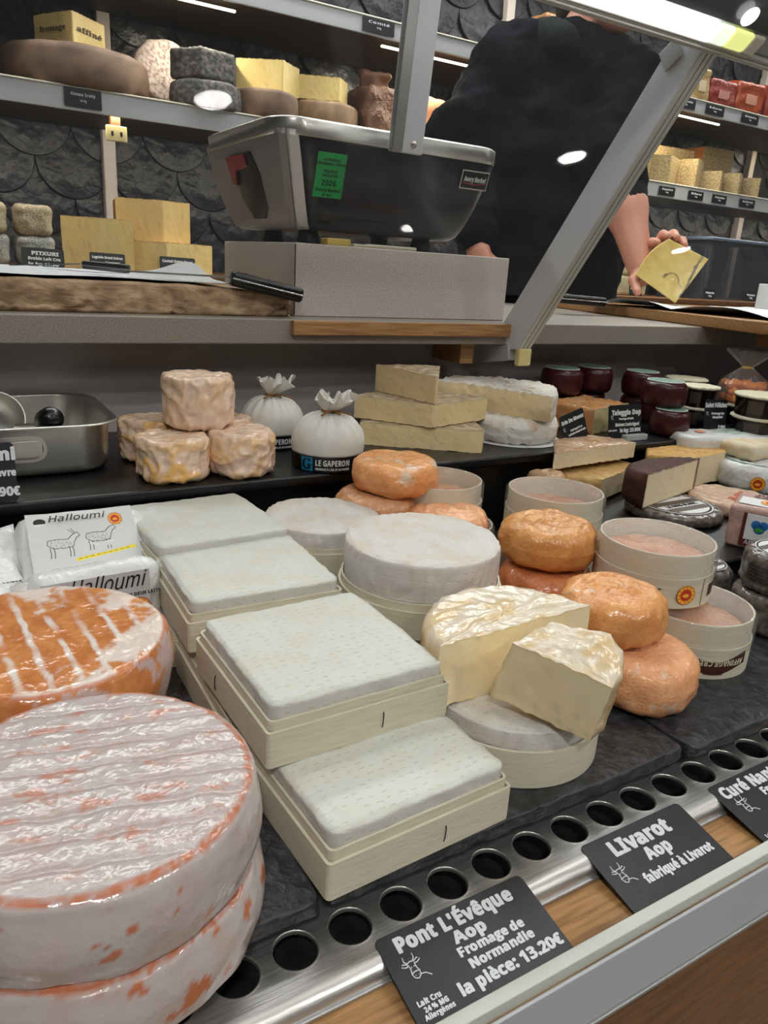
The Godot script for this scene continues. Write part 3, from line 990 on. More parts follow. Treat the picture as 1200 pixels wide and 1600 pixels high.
func room() -> void:
	var x0 := -2.2
	var x1 := 6.4
	var z0 := -2.1
	var z1 := 3.4
	var h := 2.78
	struct("floor", box(x1 - x0 + .4, 0.1, z1 - z0 + .4, .002), mk(Color(.42, .40, .38), .4, {bump = T.soft, bs = .05, sc = 4.0}), Vector3((x0 + x1) / 2, -0.1, (z0 + z1) / 2))
	struct("ceiling", box(x1 - x0 + .4, 0.1, z1 - z0 + .4, .002), M.ceil, Vector3((x0 + x1) / 2, h, (z0 + z1) / 2))
	var wb := struct("wall_back", box(x1 - x0 + .4, h, 0.1, .002), M.dark, Vector3((x0 + x1) / 2, 0, z0 - 0.05))
	struct("wall_front", box(x1 - x0 + .4, h, 0.1, .002), M.wallpaint, Vector3((x0 + x1) / 2, 0, z1 + 0.05))
	struct("wall_side", box(0.1, h, z1 - z0, .002), M.wallpaint, Vector3(x0 - 0.05, 0, (z0 + z1) / 2))
	struct("wall_far", box(0.1, h, z1 - z0, .002), M.wallpaint, Vector3(x1 + 0.05, 0, (z0 + z1) / 2))
	# fish-scale slates on the back wall
	var poly := PackedVector3Array()
	var tw := 0.168
	var th := 0.15
	for k in 2:
		pass
	var rings := []
	for lv in [[0.0, 1.0], [0.006, 1.0], [0.009, 0.975]]:
		var q := PackedVector3Array()
		for i in 19:
			var a := PI * i / 18
			q.append(Vector3(cos(a) * tw / 2 * lv[1], -sin(a) * tw / 2 * lv[1], lv[0]))
		q.append(Vector3(-tw / 2 * lv[1], th * .62, lv[0] * .2))
		q.append(Vector3(tw / 2 * lv[1], th * .62, lv[0] * .2))
		rings.append(q)
	var tm := loft(rings, 1, 1)
	var mats := [M.tile, M.tile.duplicate(), M.tile.duplicate()]
	mats[1].albedo_color = Color(.8, .8, .82)
	mats[2].albedo_color = Color(.62, .62, .66)
	var r := RandomNumberGenerator.new()
	r.seed = 8
	for row in 13:
		for c in 21:
			var x := 0.02 + (c + 0.5 * (row % 2)) * tw
			var y := -0.16 + row * 0.088
			if y > 0.4 and x < 0.25: continue
			var t := put(wb, "tile", tm, mats[r.randi() % 3], Transform3D(Basis.from_euler(Vector3(-0.06 + r.randf_range(-.02, .02), r.randf_range(-.02, .02), r.randf_range(-.015, .015))), W(x, y, z0 + 0.006 + 0.0) - wb.position))
	# ceiling downlights over the aisle; last three added out of view for frontal light
	var lm := mk(Color(.9, .9, .9), .4, {emit = Color(1, .99, .97), ee = 170.0})
	for p in [Vector2(1.183, 1.429), Vector2(2.901, 2.529), Vector2(3.259, 1.395), Vector2(5.577, 2.474), Vector2(2.955, 0.126), Vector2(-0.55, 1.0), Vector2(-0.5, 2.2), Vector2(0.32, 2.9)]:
		var lamp := thing("ceiling_downlight", "", "ceiling lamp", Vector3(p.x, h - .035, p.y), "round downlights in the shop ceiling")
		lamp.set_meta("label", "round white downlight in the shop ceiling above the aisle")
		put(lamp, "housing", band([circ(.105, 0, 40), circ(.105, .034, 40)], [circ(.084, 0, 40), circ(.07, .034, 40)]), M.alupaint)
		put(lamp, "lamp_disc", lathe([Vector2(.08, .006), Vector2(.08, .012)], 40), lm)
		var o := SpotLight3D.new()
		o.name = "downlight_beam"
		o.light_energy = 3.0
		o.light_color = Color(.985, 1.0, .98)
		o.light_size = 0.08
		o.spot_angle = 62
		o.spot_range = 9
		o.spot_attenuation = 2
		o.shadow_enabled = true
		o.position = Vector3(0, -.01, 0)
		o.rotation = Vector3(-PI / 2, 0, 0)
		lamp.add_child(o, true)
	var pn := mk(Color(.9, .9, .9), .5, {emit = Color(1, .985, .965), ee = 1.1})  # glow of the two added fill panels
	for q in [[W(.35, 1.43, .0), Vector2(2.2, .7)], [W(1.3, 1.45, -1.35), Vector2(2.4, .25)]]:
		var lamp := thing("added_fill_panel", "added wide fill-light panel over the customer aisle" if q[1].y > .5 else "added narrow fill-light panel over the staff aisle behind counter", "ceiling lamp", q[0])
		put(lamp, "diffuser", box(q[1].x, .02, q[1].y, .004), pn)
		put(lamp, "frame", band([rrect(q[1].x + .04, q[1].y + .04, .005, 0), rrect(q[1].x + .04, q[1].y + .04, .005, .08)], [rrect(q[1].x + .005, q[1].y + .005, .003, 0), rrect(q[1].x + .005, q[1].y + .005, .003, .08)]), M.alupaint)

func added_valance() -> void:  # unseen fitting added for highlights on wraps and steel
	var o := thing("added_valance_lamp", "long white lamp fitting added out of view above the wall shelves", "lamp", W(1.5, .98, -1.67))
	var b := Basis(Vector3.RIGHT, -.62)
	put(o, "diffuser", box(3.4, .015, .11, .004), mk(Color(.92, .92, .92), .4, {emit = Color(.985, 1.0, .985), ee = 3.0}), Transform3D(b, Vector3.ZERO))
	put(o, "housing", box(3.44, .05, .15, .006), M.alupaint, Transform3D(b, b * Vector3(0, .0155, 0)))
	put(o, "wall_arm", box(.04, .03, .40, .003), M.alupaint, Transform3D(Basis(), Vector3(-1.2, .03, -.21)))
	put(o, "wall_arm", box(.04, .03, .40, .003), M.alupaint, Transform3D(Basis(), Vector3(1.2, .03, -.21)))

func nest(part: Node3D, child: Node3D) -> void:
	var t := part.transform.affine_inverse() * child.transform
	child.get_parent().remove_child(child)
	part.add_child(child, true)
	child.transform = t

func nest_from(o: Node3D, part: Node3D, first: int) -> void:
	var l := o.get_children().slice(first)
	for c in l:
		if c != part: nest(part, c)

func counter() -> void:
	var o := thing("display_counter", "long refrigerated cheese counter with perforated steel rail and oak front", "counter", W(0.6, -EYE, -0.5))
	var X0 := -1.0
	var X1 := 2.2
	slab(o, "base", W(X0, -EYE, -.80), W(X1, -.36, -.205), M.oakdark)
	slab(o, "deck", W(X0, -.360, -.95), W(X1, -.345, -.225), M.void, .001)
	slab(o, "deck_plate", W(X0, -.331, -.95), W(X1, -.3105, -.292), M.dark, .001)
	# perforated rail: a plate with round holes, lips pressed down, rolled front edge
	var st := SurfaceTool.new()
	st.begin(Mesh.PRIMITIVE_TRIANGLES)
	var p := 0.03097
	var R := 0.0112
	for i in range(-6, 66):
		var cx := 0.0939 + p * i
		var rings := []
		var sq := PackedVector3Array()
		var hw := p / 2
		var zf := 0.0195
		var zb := -0.030
		for k in 32:
			var a := TAU * k / 32
			var d := Vector2(cos(a), sin(a))
			var t := minf(hw / maxf(absf(d.x), 1e-6), (zf if d.y > 0 else -zb) / maxf(absf(d.y), 1e-6))
			sq.append(Vector3(cx + d.x * t, 0, d.y * t))
		for q in [Vector3(cx + hw, 0, zf), Vector3(cx - hw, 0, zf), Vector3(cx + hw, 0, zb), Vector3(cx - hw, 0, zb)]:
			var near := 0
			for k in 32:
				if sq[k].distance_to(q) < sq[near].distance_to(q): near = k
			sq[near] = q
		rings.append(sq)
		rings.append(circ(R + .0022, 0, 32, cx))
		rings.append(circ(R + .0010, .0006, 32, cx))
		rings.append(circ(R + .0002, .0003, 32, cx))
		rings.append(circ(R, -.001, 32, cx))
		rings.append(circ(R, -.0022, 32, cx))
		st.append_from(loft(rings, 0, 0, null, null, true), 0, Transform3D())
	var rail := put(o, "perforated_rail", st.commit(), M.steel)
	rail.position = W(0, -.326, -.2585) - o.position
	var edge := sheet(2, 10, func(u: float, v: float) -> Vector3:
		var a := v * PI * .55
		return Vector3(lerpf(X0, X1, u), -.326 - .008 * (1.0 - cos(a)), -.239 + .0095 * sin(a)) + Vector3(0, EYE, 0) - o.position)
	put(o, "rolled_edge", edge, M.steel)
	slab(o, "oak_trim", W(X0, -.352, -.238), W(X1, -.3365, -.186), M.oak, .001)
	slab(o, "edge_strip", W(X0, -.3365, -.2305), W(X1, -.3340, -.2275), M.alu, .0008)
	# ticket channel along the front
	slab(o, "channel_back", W(X0, -.360, -.1958), W(X1, -.3285, -.1885), M.cream, .0008)
	slab(o, "channel_lip", W(X0, -.3330, -.1862), W(X1, -.374, -.1840), M.alupaint, .0008)
	slab(o, "channel_foot", W(X0, -.3765, -.195), W(X1, -.374, -.1825), M.alu, .0008)
	slab(o, "oak_front", W(X0, -1.05, -.197), W(X1, -.3765, -.188), M.oakdark, .001)
	# raised step at the back with its black top
	slab(o, "step_riser", W(X0, -.3105, -.90), W(X1, -.222, -.69), M.black, .002)
	slab(o, "step_top", W(X0, -.222, -.93), W(X1, -.21, -.675), M.black, .003)
	slab(o, "back_panel", W(X0, -.345, -.945), W(X1, -.09, -.931), M.panel, .001)
	# slates lying on the deck
	var sl := [[-.28, .1395, -.2585, "black slate tile under the wrapped wheels beside the steel rail", .02], [.143, .4165, -.2600, "black slate tile under the square boxes and cut cheeses", .0], [.4195, .70, -.2565, "black slate tile under the salmon cheese and round wooden boxes", .01], [.703, .99, -.258, "black slate tile under the grey wrapped cheeses", .0]]
	for s in sl:
		var w: float = s[1] - s[0]
		var t := thing("slate_tile", s[3], "slate", W((s[0] + s[1]) / 2, -.3105, s[2] - .205), "slates along the counter")
		var disp := func(q: Vector3, n: Vector3) -> Vector3:
			var e := Vector3(0, .0006 * N(q + t.position, 25.0), 0)
			if absf(n.y) < .6: e += n * (.0012 * N(q + t.position, 70.0) + .0008 * N(q + t.position, 200.0))
			return e
		put(t, "stone", box(w, .0102, .41, .0022, 3, 40, 14, disp, null, .006), M.slate)
	# low black riser under the cheeses at the far end
	var ri := thing("black_riser", "low black display riser carrying the cut cheeses and grey rounds", "riser", W(.92, -.3, -.55))
	put(ri, "board", box(.62, .004, .26, .001), M.black, Transform3D(Basis(), Vector3(0, .0335, 0)))
	for sx in [-.28, .28]: put(ri, "foot", box(.02, .0335, .24, .001), M.black, Transform3D(Basis(), Vector3(sx, 0, 0)))

func back_counter() -> void:
	var o := thing("back_ledge", "grey speckled stone ledge behind the cheese display", "counter", W(.6, -.3, -1.1))
	slab(o, "stone_top", W(-1.0, -.095, -1.42), W(2.4, -.066, -.832), M.ledge, .002)
	slab(o, "support", W(-1.0, -EYE, -1.38), W(2.4, -.095, -.952), M.dark)
	slab(o, "wood_strip", W(.372, -.0835, -.8315), W(.700, -.067, -.822), M.oak, .001)
	slab(o, "wood_block", W(.645, -.125, -.93), W(.668, -.0955, -.86), M.oak, .001)
	# old chopping block
	var b := thing("chopping_block", "thick worn wooden chopping block with split dark end grain", "chopping board", W(.10, -.0658, -1.06))
	var disp := func(q: Vector3, n: Vector3) -> Vector3:
		var w := q + b.position
		var e := Vector3(0, -.006 * smoothstep(.25, .39, w.x) * (1.0 if q.y > .02 else 0.0), 0)
		if n.z > .4:
			var tear := smoothstep(.05, .4, N(w, 9.0, 2.0)) * smoothstep(.026, .004, q.y)
			e += n * (-.0025 * absf(N(w, 35.0)) - tear * (.004 + .006 * absf(N(Vector3(w.x * 4.0, w.y, w.z), 40.0, 5.0))) - .006 * smoothstep(.93, .99, 1.0 - absf(N(Vector3(w.x, w.y * .25, 0), 14.0, 9.0))))
		else: e += n * .001 * N(w, 20.0)
		return e
	put(b, "wood", box(.572, .033, .40, .003, 3, 90, 12, disp, null, .005), M.block)
	var pap := thing("wrapping_paper", "white waxed paper lying on the worn chopping block", "paper", W(.1, -.0305, -1.0))
	var ps := func(u: float, v: float) -> Vector3:
		var x := lerpf(-.22, .21, u)
		var z := lerpf(.136, -.17, v)
		var y := .0012 + .0012 * N(Vector3(x, 0, z), 9.0) + .018 * pow(smoothstep(.80, 1.0, u), 2.0) * smoothstep(.9, .1, absf(v - .62) * 2.2)
		return Vector3(x + .02 * v, y, z)
	put(pap, "sheet", sheet(50, 24, ps), M.sheetp)
	knife("long_knife", "black-handled cheese knife overhanging the corner of the chopping block", W(.392, -.0400, -.846), W(.308, -.0235, -.858), W(.16, -.024, -.93))
	knife("small_knife", "small black-handled knife lying flat on the white paper", W(.236, -.0235, -1.03), W(.185, -.0215, -1.06), W(.10, -.0285, -1.10), .62)
	# metal box under the scale
	var mb := thing("scale_stand", "grey speckled metal box that carries the weighing scale", "stand", W(.5615, -.0658, -1.00))
	put(mb, "box", box(.333, .086, .25, .0015), M.grit)
	put(mb, "seam", box(.0012, .083, .0012, .0003, 1), M.dark, Transform3D(Basis(), Vector3(-.1655, .0015, .1248)))
	scale_body()
	# second board with paper, knife
	var b2 := thing("serving_board", "pale wooden board jutting over the ledge under the held cheese", "chopping board", W(1.40, -.0658, -.93))
	var A := [W(1.205, 0, -1.29), W(1.10, 0, -.71), W(1.75, 0, -.62), W(1.85, 0, -1.2)]
	var rb := []
	for lv in [[0.0, .992], [.002, 1.0], [.017, 1.0], [.019, .992]]:
		var q := PackedVector3Array()
		for i in 4:
			for k in 12:
				var v: Vector3 = A[i].lerp(A[(i + 1) % 4], k / 12.0) - b2.position
				q.append(Vector3(v.x * lv[1], lv[0], v.z * lv[1]))
		rb.append(q)
	put(b2, "wood", loft(rb, 1, 6), M.oak)
	put(b2, "batten", box(.6, .022, .06, .002), M.oakdark, Transform3D(Basis(Vector3.UP, .13), Vector3(.06, -.024, .165)))
	var pap2 := thing("wrapping_paper", "white waxed paper spread on the pale board below the held cheese", "paper", W(1.42, -.0465, -.95))
	put(pap2, "sheet", sheet(40, 24, func(u: float, v: float) -> Vector3:
		var x := lerpf(-.275, .38, u)
		var z := lerpf(.225, -.20, v) + .05 * sin(u * 4.0)
		return Vector3(x, .002 + .004 * absf(N(Vector3(x, 0, z), 7.0)) + .012 * smoothstep(.15, 0, u) * absf(sin(v * 7.0)), z)), M.sheetp)
	knife("long_knife", "black-handled knife pointing at the cheese in the hand", W(1.005, -.0375, -1.06), W(1.118, -.0415, -1.055), W(1.29, -.0415, -1.03))
	knife("long_knife", "black knife handle on the white paper by the frame edge", W(1.262, -.037, -.79), W(1.36, -.037, -.80), W(1.52, -.040, -.83))
	var wb := thing("white_box", "small white carton standing on the paper at the edge", "box", W(1.72, -.043, -1.05))
	put(wb, "carton", box(.13, .055, .10, .002), M.white)

func knife(called: String, label: String, butt: Vector3, neck: Vector3, tip: Vector3, k := 1.0) -> void:
	var o := thing(called, label, "knife", (butt + neck) / 2)
	var d := (neck - butt)
	var f := frame_of(d, Vector3.UP)
	var L := d.length()
	# handle runs along local x, flat sides up
	put(o, "handle", box(L, .017 * k, .021 * k, .005 * k, 4, 2), M.blackplastic, Transform3D(f * Basis(), f * Vector3(0, -.0085 * k, 0)))
	put(o, "tang", box(L * .98, .003 * k, .0224 * k, .001 * k, 1), M.blade, Transform3D(f, f * Vector3(0, -.0015, 0)))
	for i in 3: put(o, "rivet", lathe([Vector2(.0025, 0), Vector2(.0025, .0006)], 10), M.blade, Transform3D(f, f * Vector3((i - 1) * L * .3, .0084 * k, 0)))
	var e := tip - neck
	var g := frame_of(e, Vector3.UP)
	var q := []
	for lv in [0.0, .0016]:
		q.append(PackedVector3Array([Vector3(0, lv, -.010), Vector3(e.length() * .85, lv, -.008), Vector3(e.length(), lv, .010), Vector3(0, lv, .012)]))
	put(o, "blade", loft(q, 1, 1), M.blade, Transform3D(g, neck - o.position))

func scale_body() -> void:
	var o := thing("weighing_scale", "dark shop scale with chrome rim, green sticker and curved body", "scale", W(.547, .0203, -1.03))
	var base := o.position.y - EYE
	var ys := [.0385, .044, .06, .085, .112, .138, .1455]
	var hw := [.128, .1345, .142, .1505, .158, .1645, .1655]
	var dp := [.088, .098, .108, .118, .126, .131, .132]
	var prof := func(x0: Array, x1: Array, grow: float, r: float) -> ArrayMesh:
		var R := []
		for i in ys.size():
			var w: float = x1[i] - x0[i]
			var q := rrect(w, 2.0 * (dp[i] + grow), minf(r, w * .4), ys[i] - base, 5, 2)
			for k in q.size(): q[k].x += (x0[i] + x1[i]) / 2
			R.append(q)
		return loft(R, 1, 1)
	var a := []
	var b := []
	var c := []
	var e := []
	for i in ys.size():
		a.append(-hw[i]); b.append(-hw[i] + .010); c.append(-hw[i] + .026); e.append(hw[i])
	var dark := mk(Color(.10, .102, .13), .3, {coat = .3})
	var grey := mk(Color(.56, .53, .51), .35, {metal = .2})
	put(o, "front_body", prof.call(c, e, 0.0, .022), dark)
	put(o, "trim_strip", prof.call(b, c, .003, .004), mk(Color(.84, .82, .79), .35, {metal = .15}))
	put(o, "side_casing", prof.call(a, b, .001, .004), grey)
	var rr := []
	for lv in [[.1400, .0], [.1410, .004], [.1575, .005], [.1605, .0], [.1610, -.006]]: rr.append(rrect(2 * (.1665 + lv[1]), 2 * (.133 + lv[1]), .035 + lv[1], lv[0] - base, 8, 1))
	put(o, "chrome_rim", loft(rr, 1, 1), M.tray)
	for sx in [-.09, .09]:
		for sz in [-.06, .06]: put(o, "foot", lathe([Vector2(.014, 0), Vector2(.016, .004), Vector2(.012, .0205)], 20), M.dark, Transform3D(Basis(), Vector3(sx, 0, sz)))
	# printer recess and red catch on the side
	var sx2 := func(y: float) -> float: return -lerpf(.1345, .1645, (y - .044) / .094) - .0008
	var rec := []
	for lv in [0.0, .003]:
		var q := PackedVector3Array()
		for p in [[.128, -.03], [.128, .035], [.10, .052], [.062, .05], [.05, .03], [.05, -.005], [.075, -.03]]:
			q.append(Vector3(sx2.call(p[0]) - lv, p[0] - base, p[1]))
		rec.append(q)
	put(o, "printer_cover", loft(rec, 1, 1), M.blackplastic)
	var red := []
	for lv in [.003, .006]:
		var q := PackedVector3Array()
		for p in [[.126, -.045], [.126, .018], [.112, .022], [.109, -.022], [.092, -.03], [.095, -.043]]:
			q.append(Vector3(sx2.call(p[0]) - lv, p[0] - base, p[1]))
		red.append(q)
	put(o, "red_catch", loft(red, 1, 1), mk(Color(.55, .12, .13), .35))
	# things printed on the front: a point at height y, x from the middle
	var zf := func(y: float) -> float: return lerpf(.118, .126, (y - .085) / .027) + .0008
	var tilt := Basis(Vector3.RIGHT, .29)
	var gr := Vector3(-.0935, .1015 - base, zf.call(.1015) + .001)
	var stk := put(o, "green_sticker", box(.040, .001, .052, .0003, 1), mk(Color(.10, .62, .30), .5), Transform3D(tilt * Basis(Vector3.RIGHT, PI / 2), gr))
	var gi := mk(Color(.02, .16, .07), .6)
	for l in [["CONTRÔLE", .019, .0032], ["INSTRUMENT CONFORME", .0145, .003], ["VALABLE", .006, .0034], ["JUSQU'EN", .001, .0032], ["2026", -.0075, .0068], ["Avery Berkel", -.016, .004], ["N° 0021", -.022, .0028]]:
		lettering(o, l[0], l[2], gr + tilt * Vector3(0, l[1] - .001, .0012), tilt, gi)
	nest_from(o, stk, stk.get_index() + 1)
	var bd := Vector3(.125, .118 - base, zf.call(.118) + .001)
	var bdf := put(o, "badge_frame", box(.046, .001, .024, .0003, 1), M.tray, Transform3D(tilt * Basis(Vector3.RIGHT, PI / 2), bd))
	put(o, "badge", box(.043, .001, .021, .0003, 1), M.blackplastic, Transform3D(tilt * Basis(Vector3.RIGHT, PI / 2), bd + tilt * Vector3(0, 0, .0005)))
	lettering(o, "Avery Berkel", .0062, bd + tilt * Vector3(0, .001, .0018), tilt, M.ink, .036)
	put(o, "badge_stroke", tube([tilt * Vector3(-.019, -.004, 0), tilt * Vector3(0, -.0055, 0), tilt * Vector3(.019, -.003, 0)], .0005, 5), mk(Color(.7, .08, .08), .4), Transform3D(Basis(), bd + tilt * Vector3(0, 0, .0016)))
	nest_from(o, bdf, bdf.get_index() + 1)
	# things left on top of the stand
	var wgt := thing("butter_pat", "small yellow offcut lying under the shop scale", "cheese", W(.468, .0203, -.91))
	put(wgt, "block", box(.034, .009, .02, .002), mk(Color(.83, .72, .36), .5))
	var sp := thing("wooden_spatula", "pale wooden spatula lying flat beneath the shop scale", "spatula", W(.545, .0203, -.90))
	put(sp, "handle", box(.075, .005, .012, .002), M.thin)
	put(sp, "paddle", box(.028, .004, .020, .0015), M.thin, Transform3D(Basis(), Vector3(-.048, 0, 0)))

func canopy() -> void:
	var o := thing("counter_canopy", "aluminium canopy bar with long white light diffuser above the counter", "canopy", W(.3, .22, -.55))
	var tilt := 0.74
	var d := Vector3(0, sin(tilt), cos(tilt))      # up and towards the customer
	var nn := Vector3(0, -cos(tilt), sin(tilt))
	var strip := func(called: String, s0: float, s1: float, x0: float, x1: float, lift: float, m: Material, r := .001) -> void:
		var b := Basis(Vector3.RIGHT, d, Vector3.RIGHT.cross(d))
		var w := x1 - x0
		put(o, called, box(w, s1 - s0, .006, minf(r, (s1 - s0) * .4), 3), m, Transform3D(b, W((x0 + x1) / 2, .22, -.575) + d * s0 + nn * (-.003 + lift) - o.position))
	for k in 4: strip.call("rail", .0002 + k * .0026, .0026 + k * .0026, -1.0, 2.2, .0012 * (k % 2), M.cream)
	strip.call("rail_back", 0, .14, -1.0, 2.2, -.006, M.alupaint)
	strip.call("top_panel", .0312, .22, -1.0, 2.2, .0, mk(Color(.34, .345, .35), .22, {metal = .25}))
	var df := mk(Color(.92, .92, .92), .3, {emit = Color(1.0, .995, 1.0), ee = 5.0})
	strip.call("lamp_diffuser", .0110, .0302, -1.0, .690, .004, df, .0028)
	strip.call("lamp_diffuser", .0110, .0302, .690, .712, .004, mk(Color(.9, .92, .88), .3, {emit = Color(.90, 1.0, .86), ee = 1.2}), .0028)  # green tint paints in the iridescent reflection near the diffuser end
	strip.call("lamp_diffuser", .0110, .0302, .712, .742, .004, mk(Color(.9, .92, .5), .3, {emit = Color(.95, .97, .62), ee = .9}), .0028)  # yellow tint, part of the same painted reflection
	strip.call("lamp_end", .0110, .0302, .742, .760, .004, mk(Color(.92, .91, .86), .3), .0028)
	var bz := Basis(Vector3.RIGHT, d, Vector3.RIGHT.cross(d)) * Basis(Vector3.RIGHT, PI / 2)
	put(o, "spot_reflection", lathe([Vector2(.009, 0), Vector2(.009, .001), Vector2(.0075, .0012), Vector2(.0075, .0008)], 28), mk(Color(.95, .95, .95), .3, {emit = Color(1, 1, 1), ee = 3.0}), Transform3D(bz, W(.712, .22, -.575) + d * .0440 + nn * .0042 - o.position))  # glowing disc stands in for a spot reflected in the panel
	# sloping frame bar carrying the pane joint
	var p := thing("frame_post", "sloping aluminium frame post with yellow end cap and two grooves", "post", W(.70, -.105, -.82))
	var A0 := Vector2(-.1045, -.868)   # back edge, bottom: y, z
	var A1 := Vector2(.2460, -.612)
	var B0 := Vector2(-.0985, -.806)
	var B1 := Vector2(.2330, -.572)
	var q := []
	for x in [0.0, .0006, .0215, .022]:
		var ins := .0006 if x == 0.0 or x == .022 else 0.0
		var rr := PackedVector3Array()
		for v in [A0 + Vector2(0, -.001) * ins, A1, B1, B0]: rr.append(Vector3(x, v.x + EYE - p.position.y, v.y - p.position.z))
		q.append(rr)
	put(p, "bar", loft(q, 1, 1), M.post)
	var dir := (Vector3(0, B1.x - B0.x, B1.y - B0.y)).normalized()
	var out := Vector3(0, -dir.z, dir.y)
	var mid := Vector3(0, B0.x + EYE, B0.y) - Vector3(0, p.position.y, p.position.z)
	var L := Vector2(B1 - B0).length()
	for k in 2: put(p, "groove", box(.0016, L, .003, .0003, 1), M.blackplastic, Transform3D(Basis(Vector3.RIGHT, dir, Vector3.RIGHT.cross(dir)), mid + Vector3(.0072 + k * .0073, 0, 0) + out * .0004))
	for k in 3: put(p, "face_strip", box(.0060, L, .003, .0005, 1), M.cream, Transform3D(Basis(Vector3.RIGHT, dir, Vector3.RIGHT.cross(dir)), mid + Vector3(.0035 + k * .0073, 0, 0) + out * .001))
	put(p, "end_cap", box(.0225, .024, .011, .003, 3), M.cap, Transform3D(Basis(), mid + Vector3(.011, -.0225, .002)))
	put(p, "foot_bracket", box(.018, .022, .06, .002), M.alupaint, Transform3D(Basis(Vector3.RIGHT, -.2), mid + Vector3(.007, -.022, -.042)))
	put(p, "corner_plate", box(.002, .022, .022, .0005, 1), M.alu, Transform3D(Basis(Vector3.RIGHT, -.6), Vector3(-.002, A1.x + EYE - p.position.y - .030, A1.y - p.position.z + .002)))
	# upright bracket clamped to the pane
	var br := thing("glass_bracket", "flat grey upright bracket with a screw hanging before the scale", "bracket", W(.5117, .127, -.826))
	var bd := Basis(Vector3.RIGHT, .115)
	put(br, "plate", box(.045, .62, .007, .002, 2), M.post, Transform3D(bd, Vector3.ZERO))
	put(br, "fold", box(.015, .62, .010, .002, 2), M.alu, Transform3D(bd, Vector3(-.0155, 0, .0035)))
	put(br, "screw", lathe([Vector2(.0042, 0), Vector2(.0042, .001), Vector2(.003, .0022)], 18), M.tray, Transform3D(Basis(Vector3.RIGHT, PI / 2 + .1), Vector3(.0085, .010, .0045)))
	# glass pane leaning back from the ledge
	var g := thing("glass_screen", "clear leaning glass pane between the display and the scale", "glass", W(.6, -.0285, -.8425))
	put(g, "pane", sheet(1, 1, func(u: float, v: float) -> Vector3: return Vector3(lerpf(-1.4, 1.6, u), .58 * v * cos(.1745), -.58 * v * sin(.1745))), M.glass)

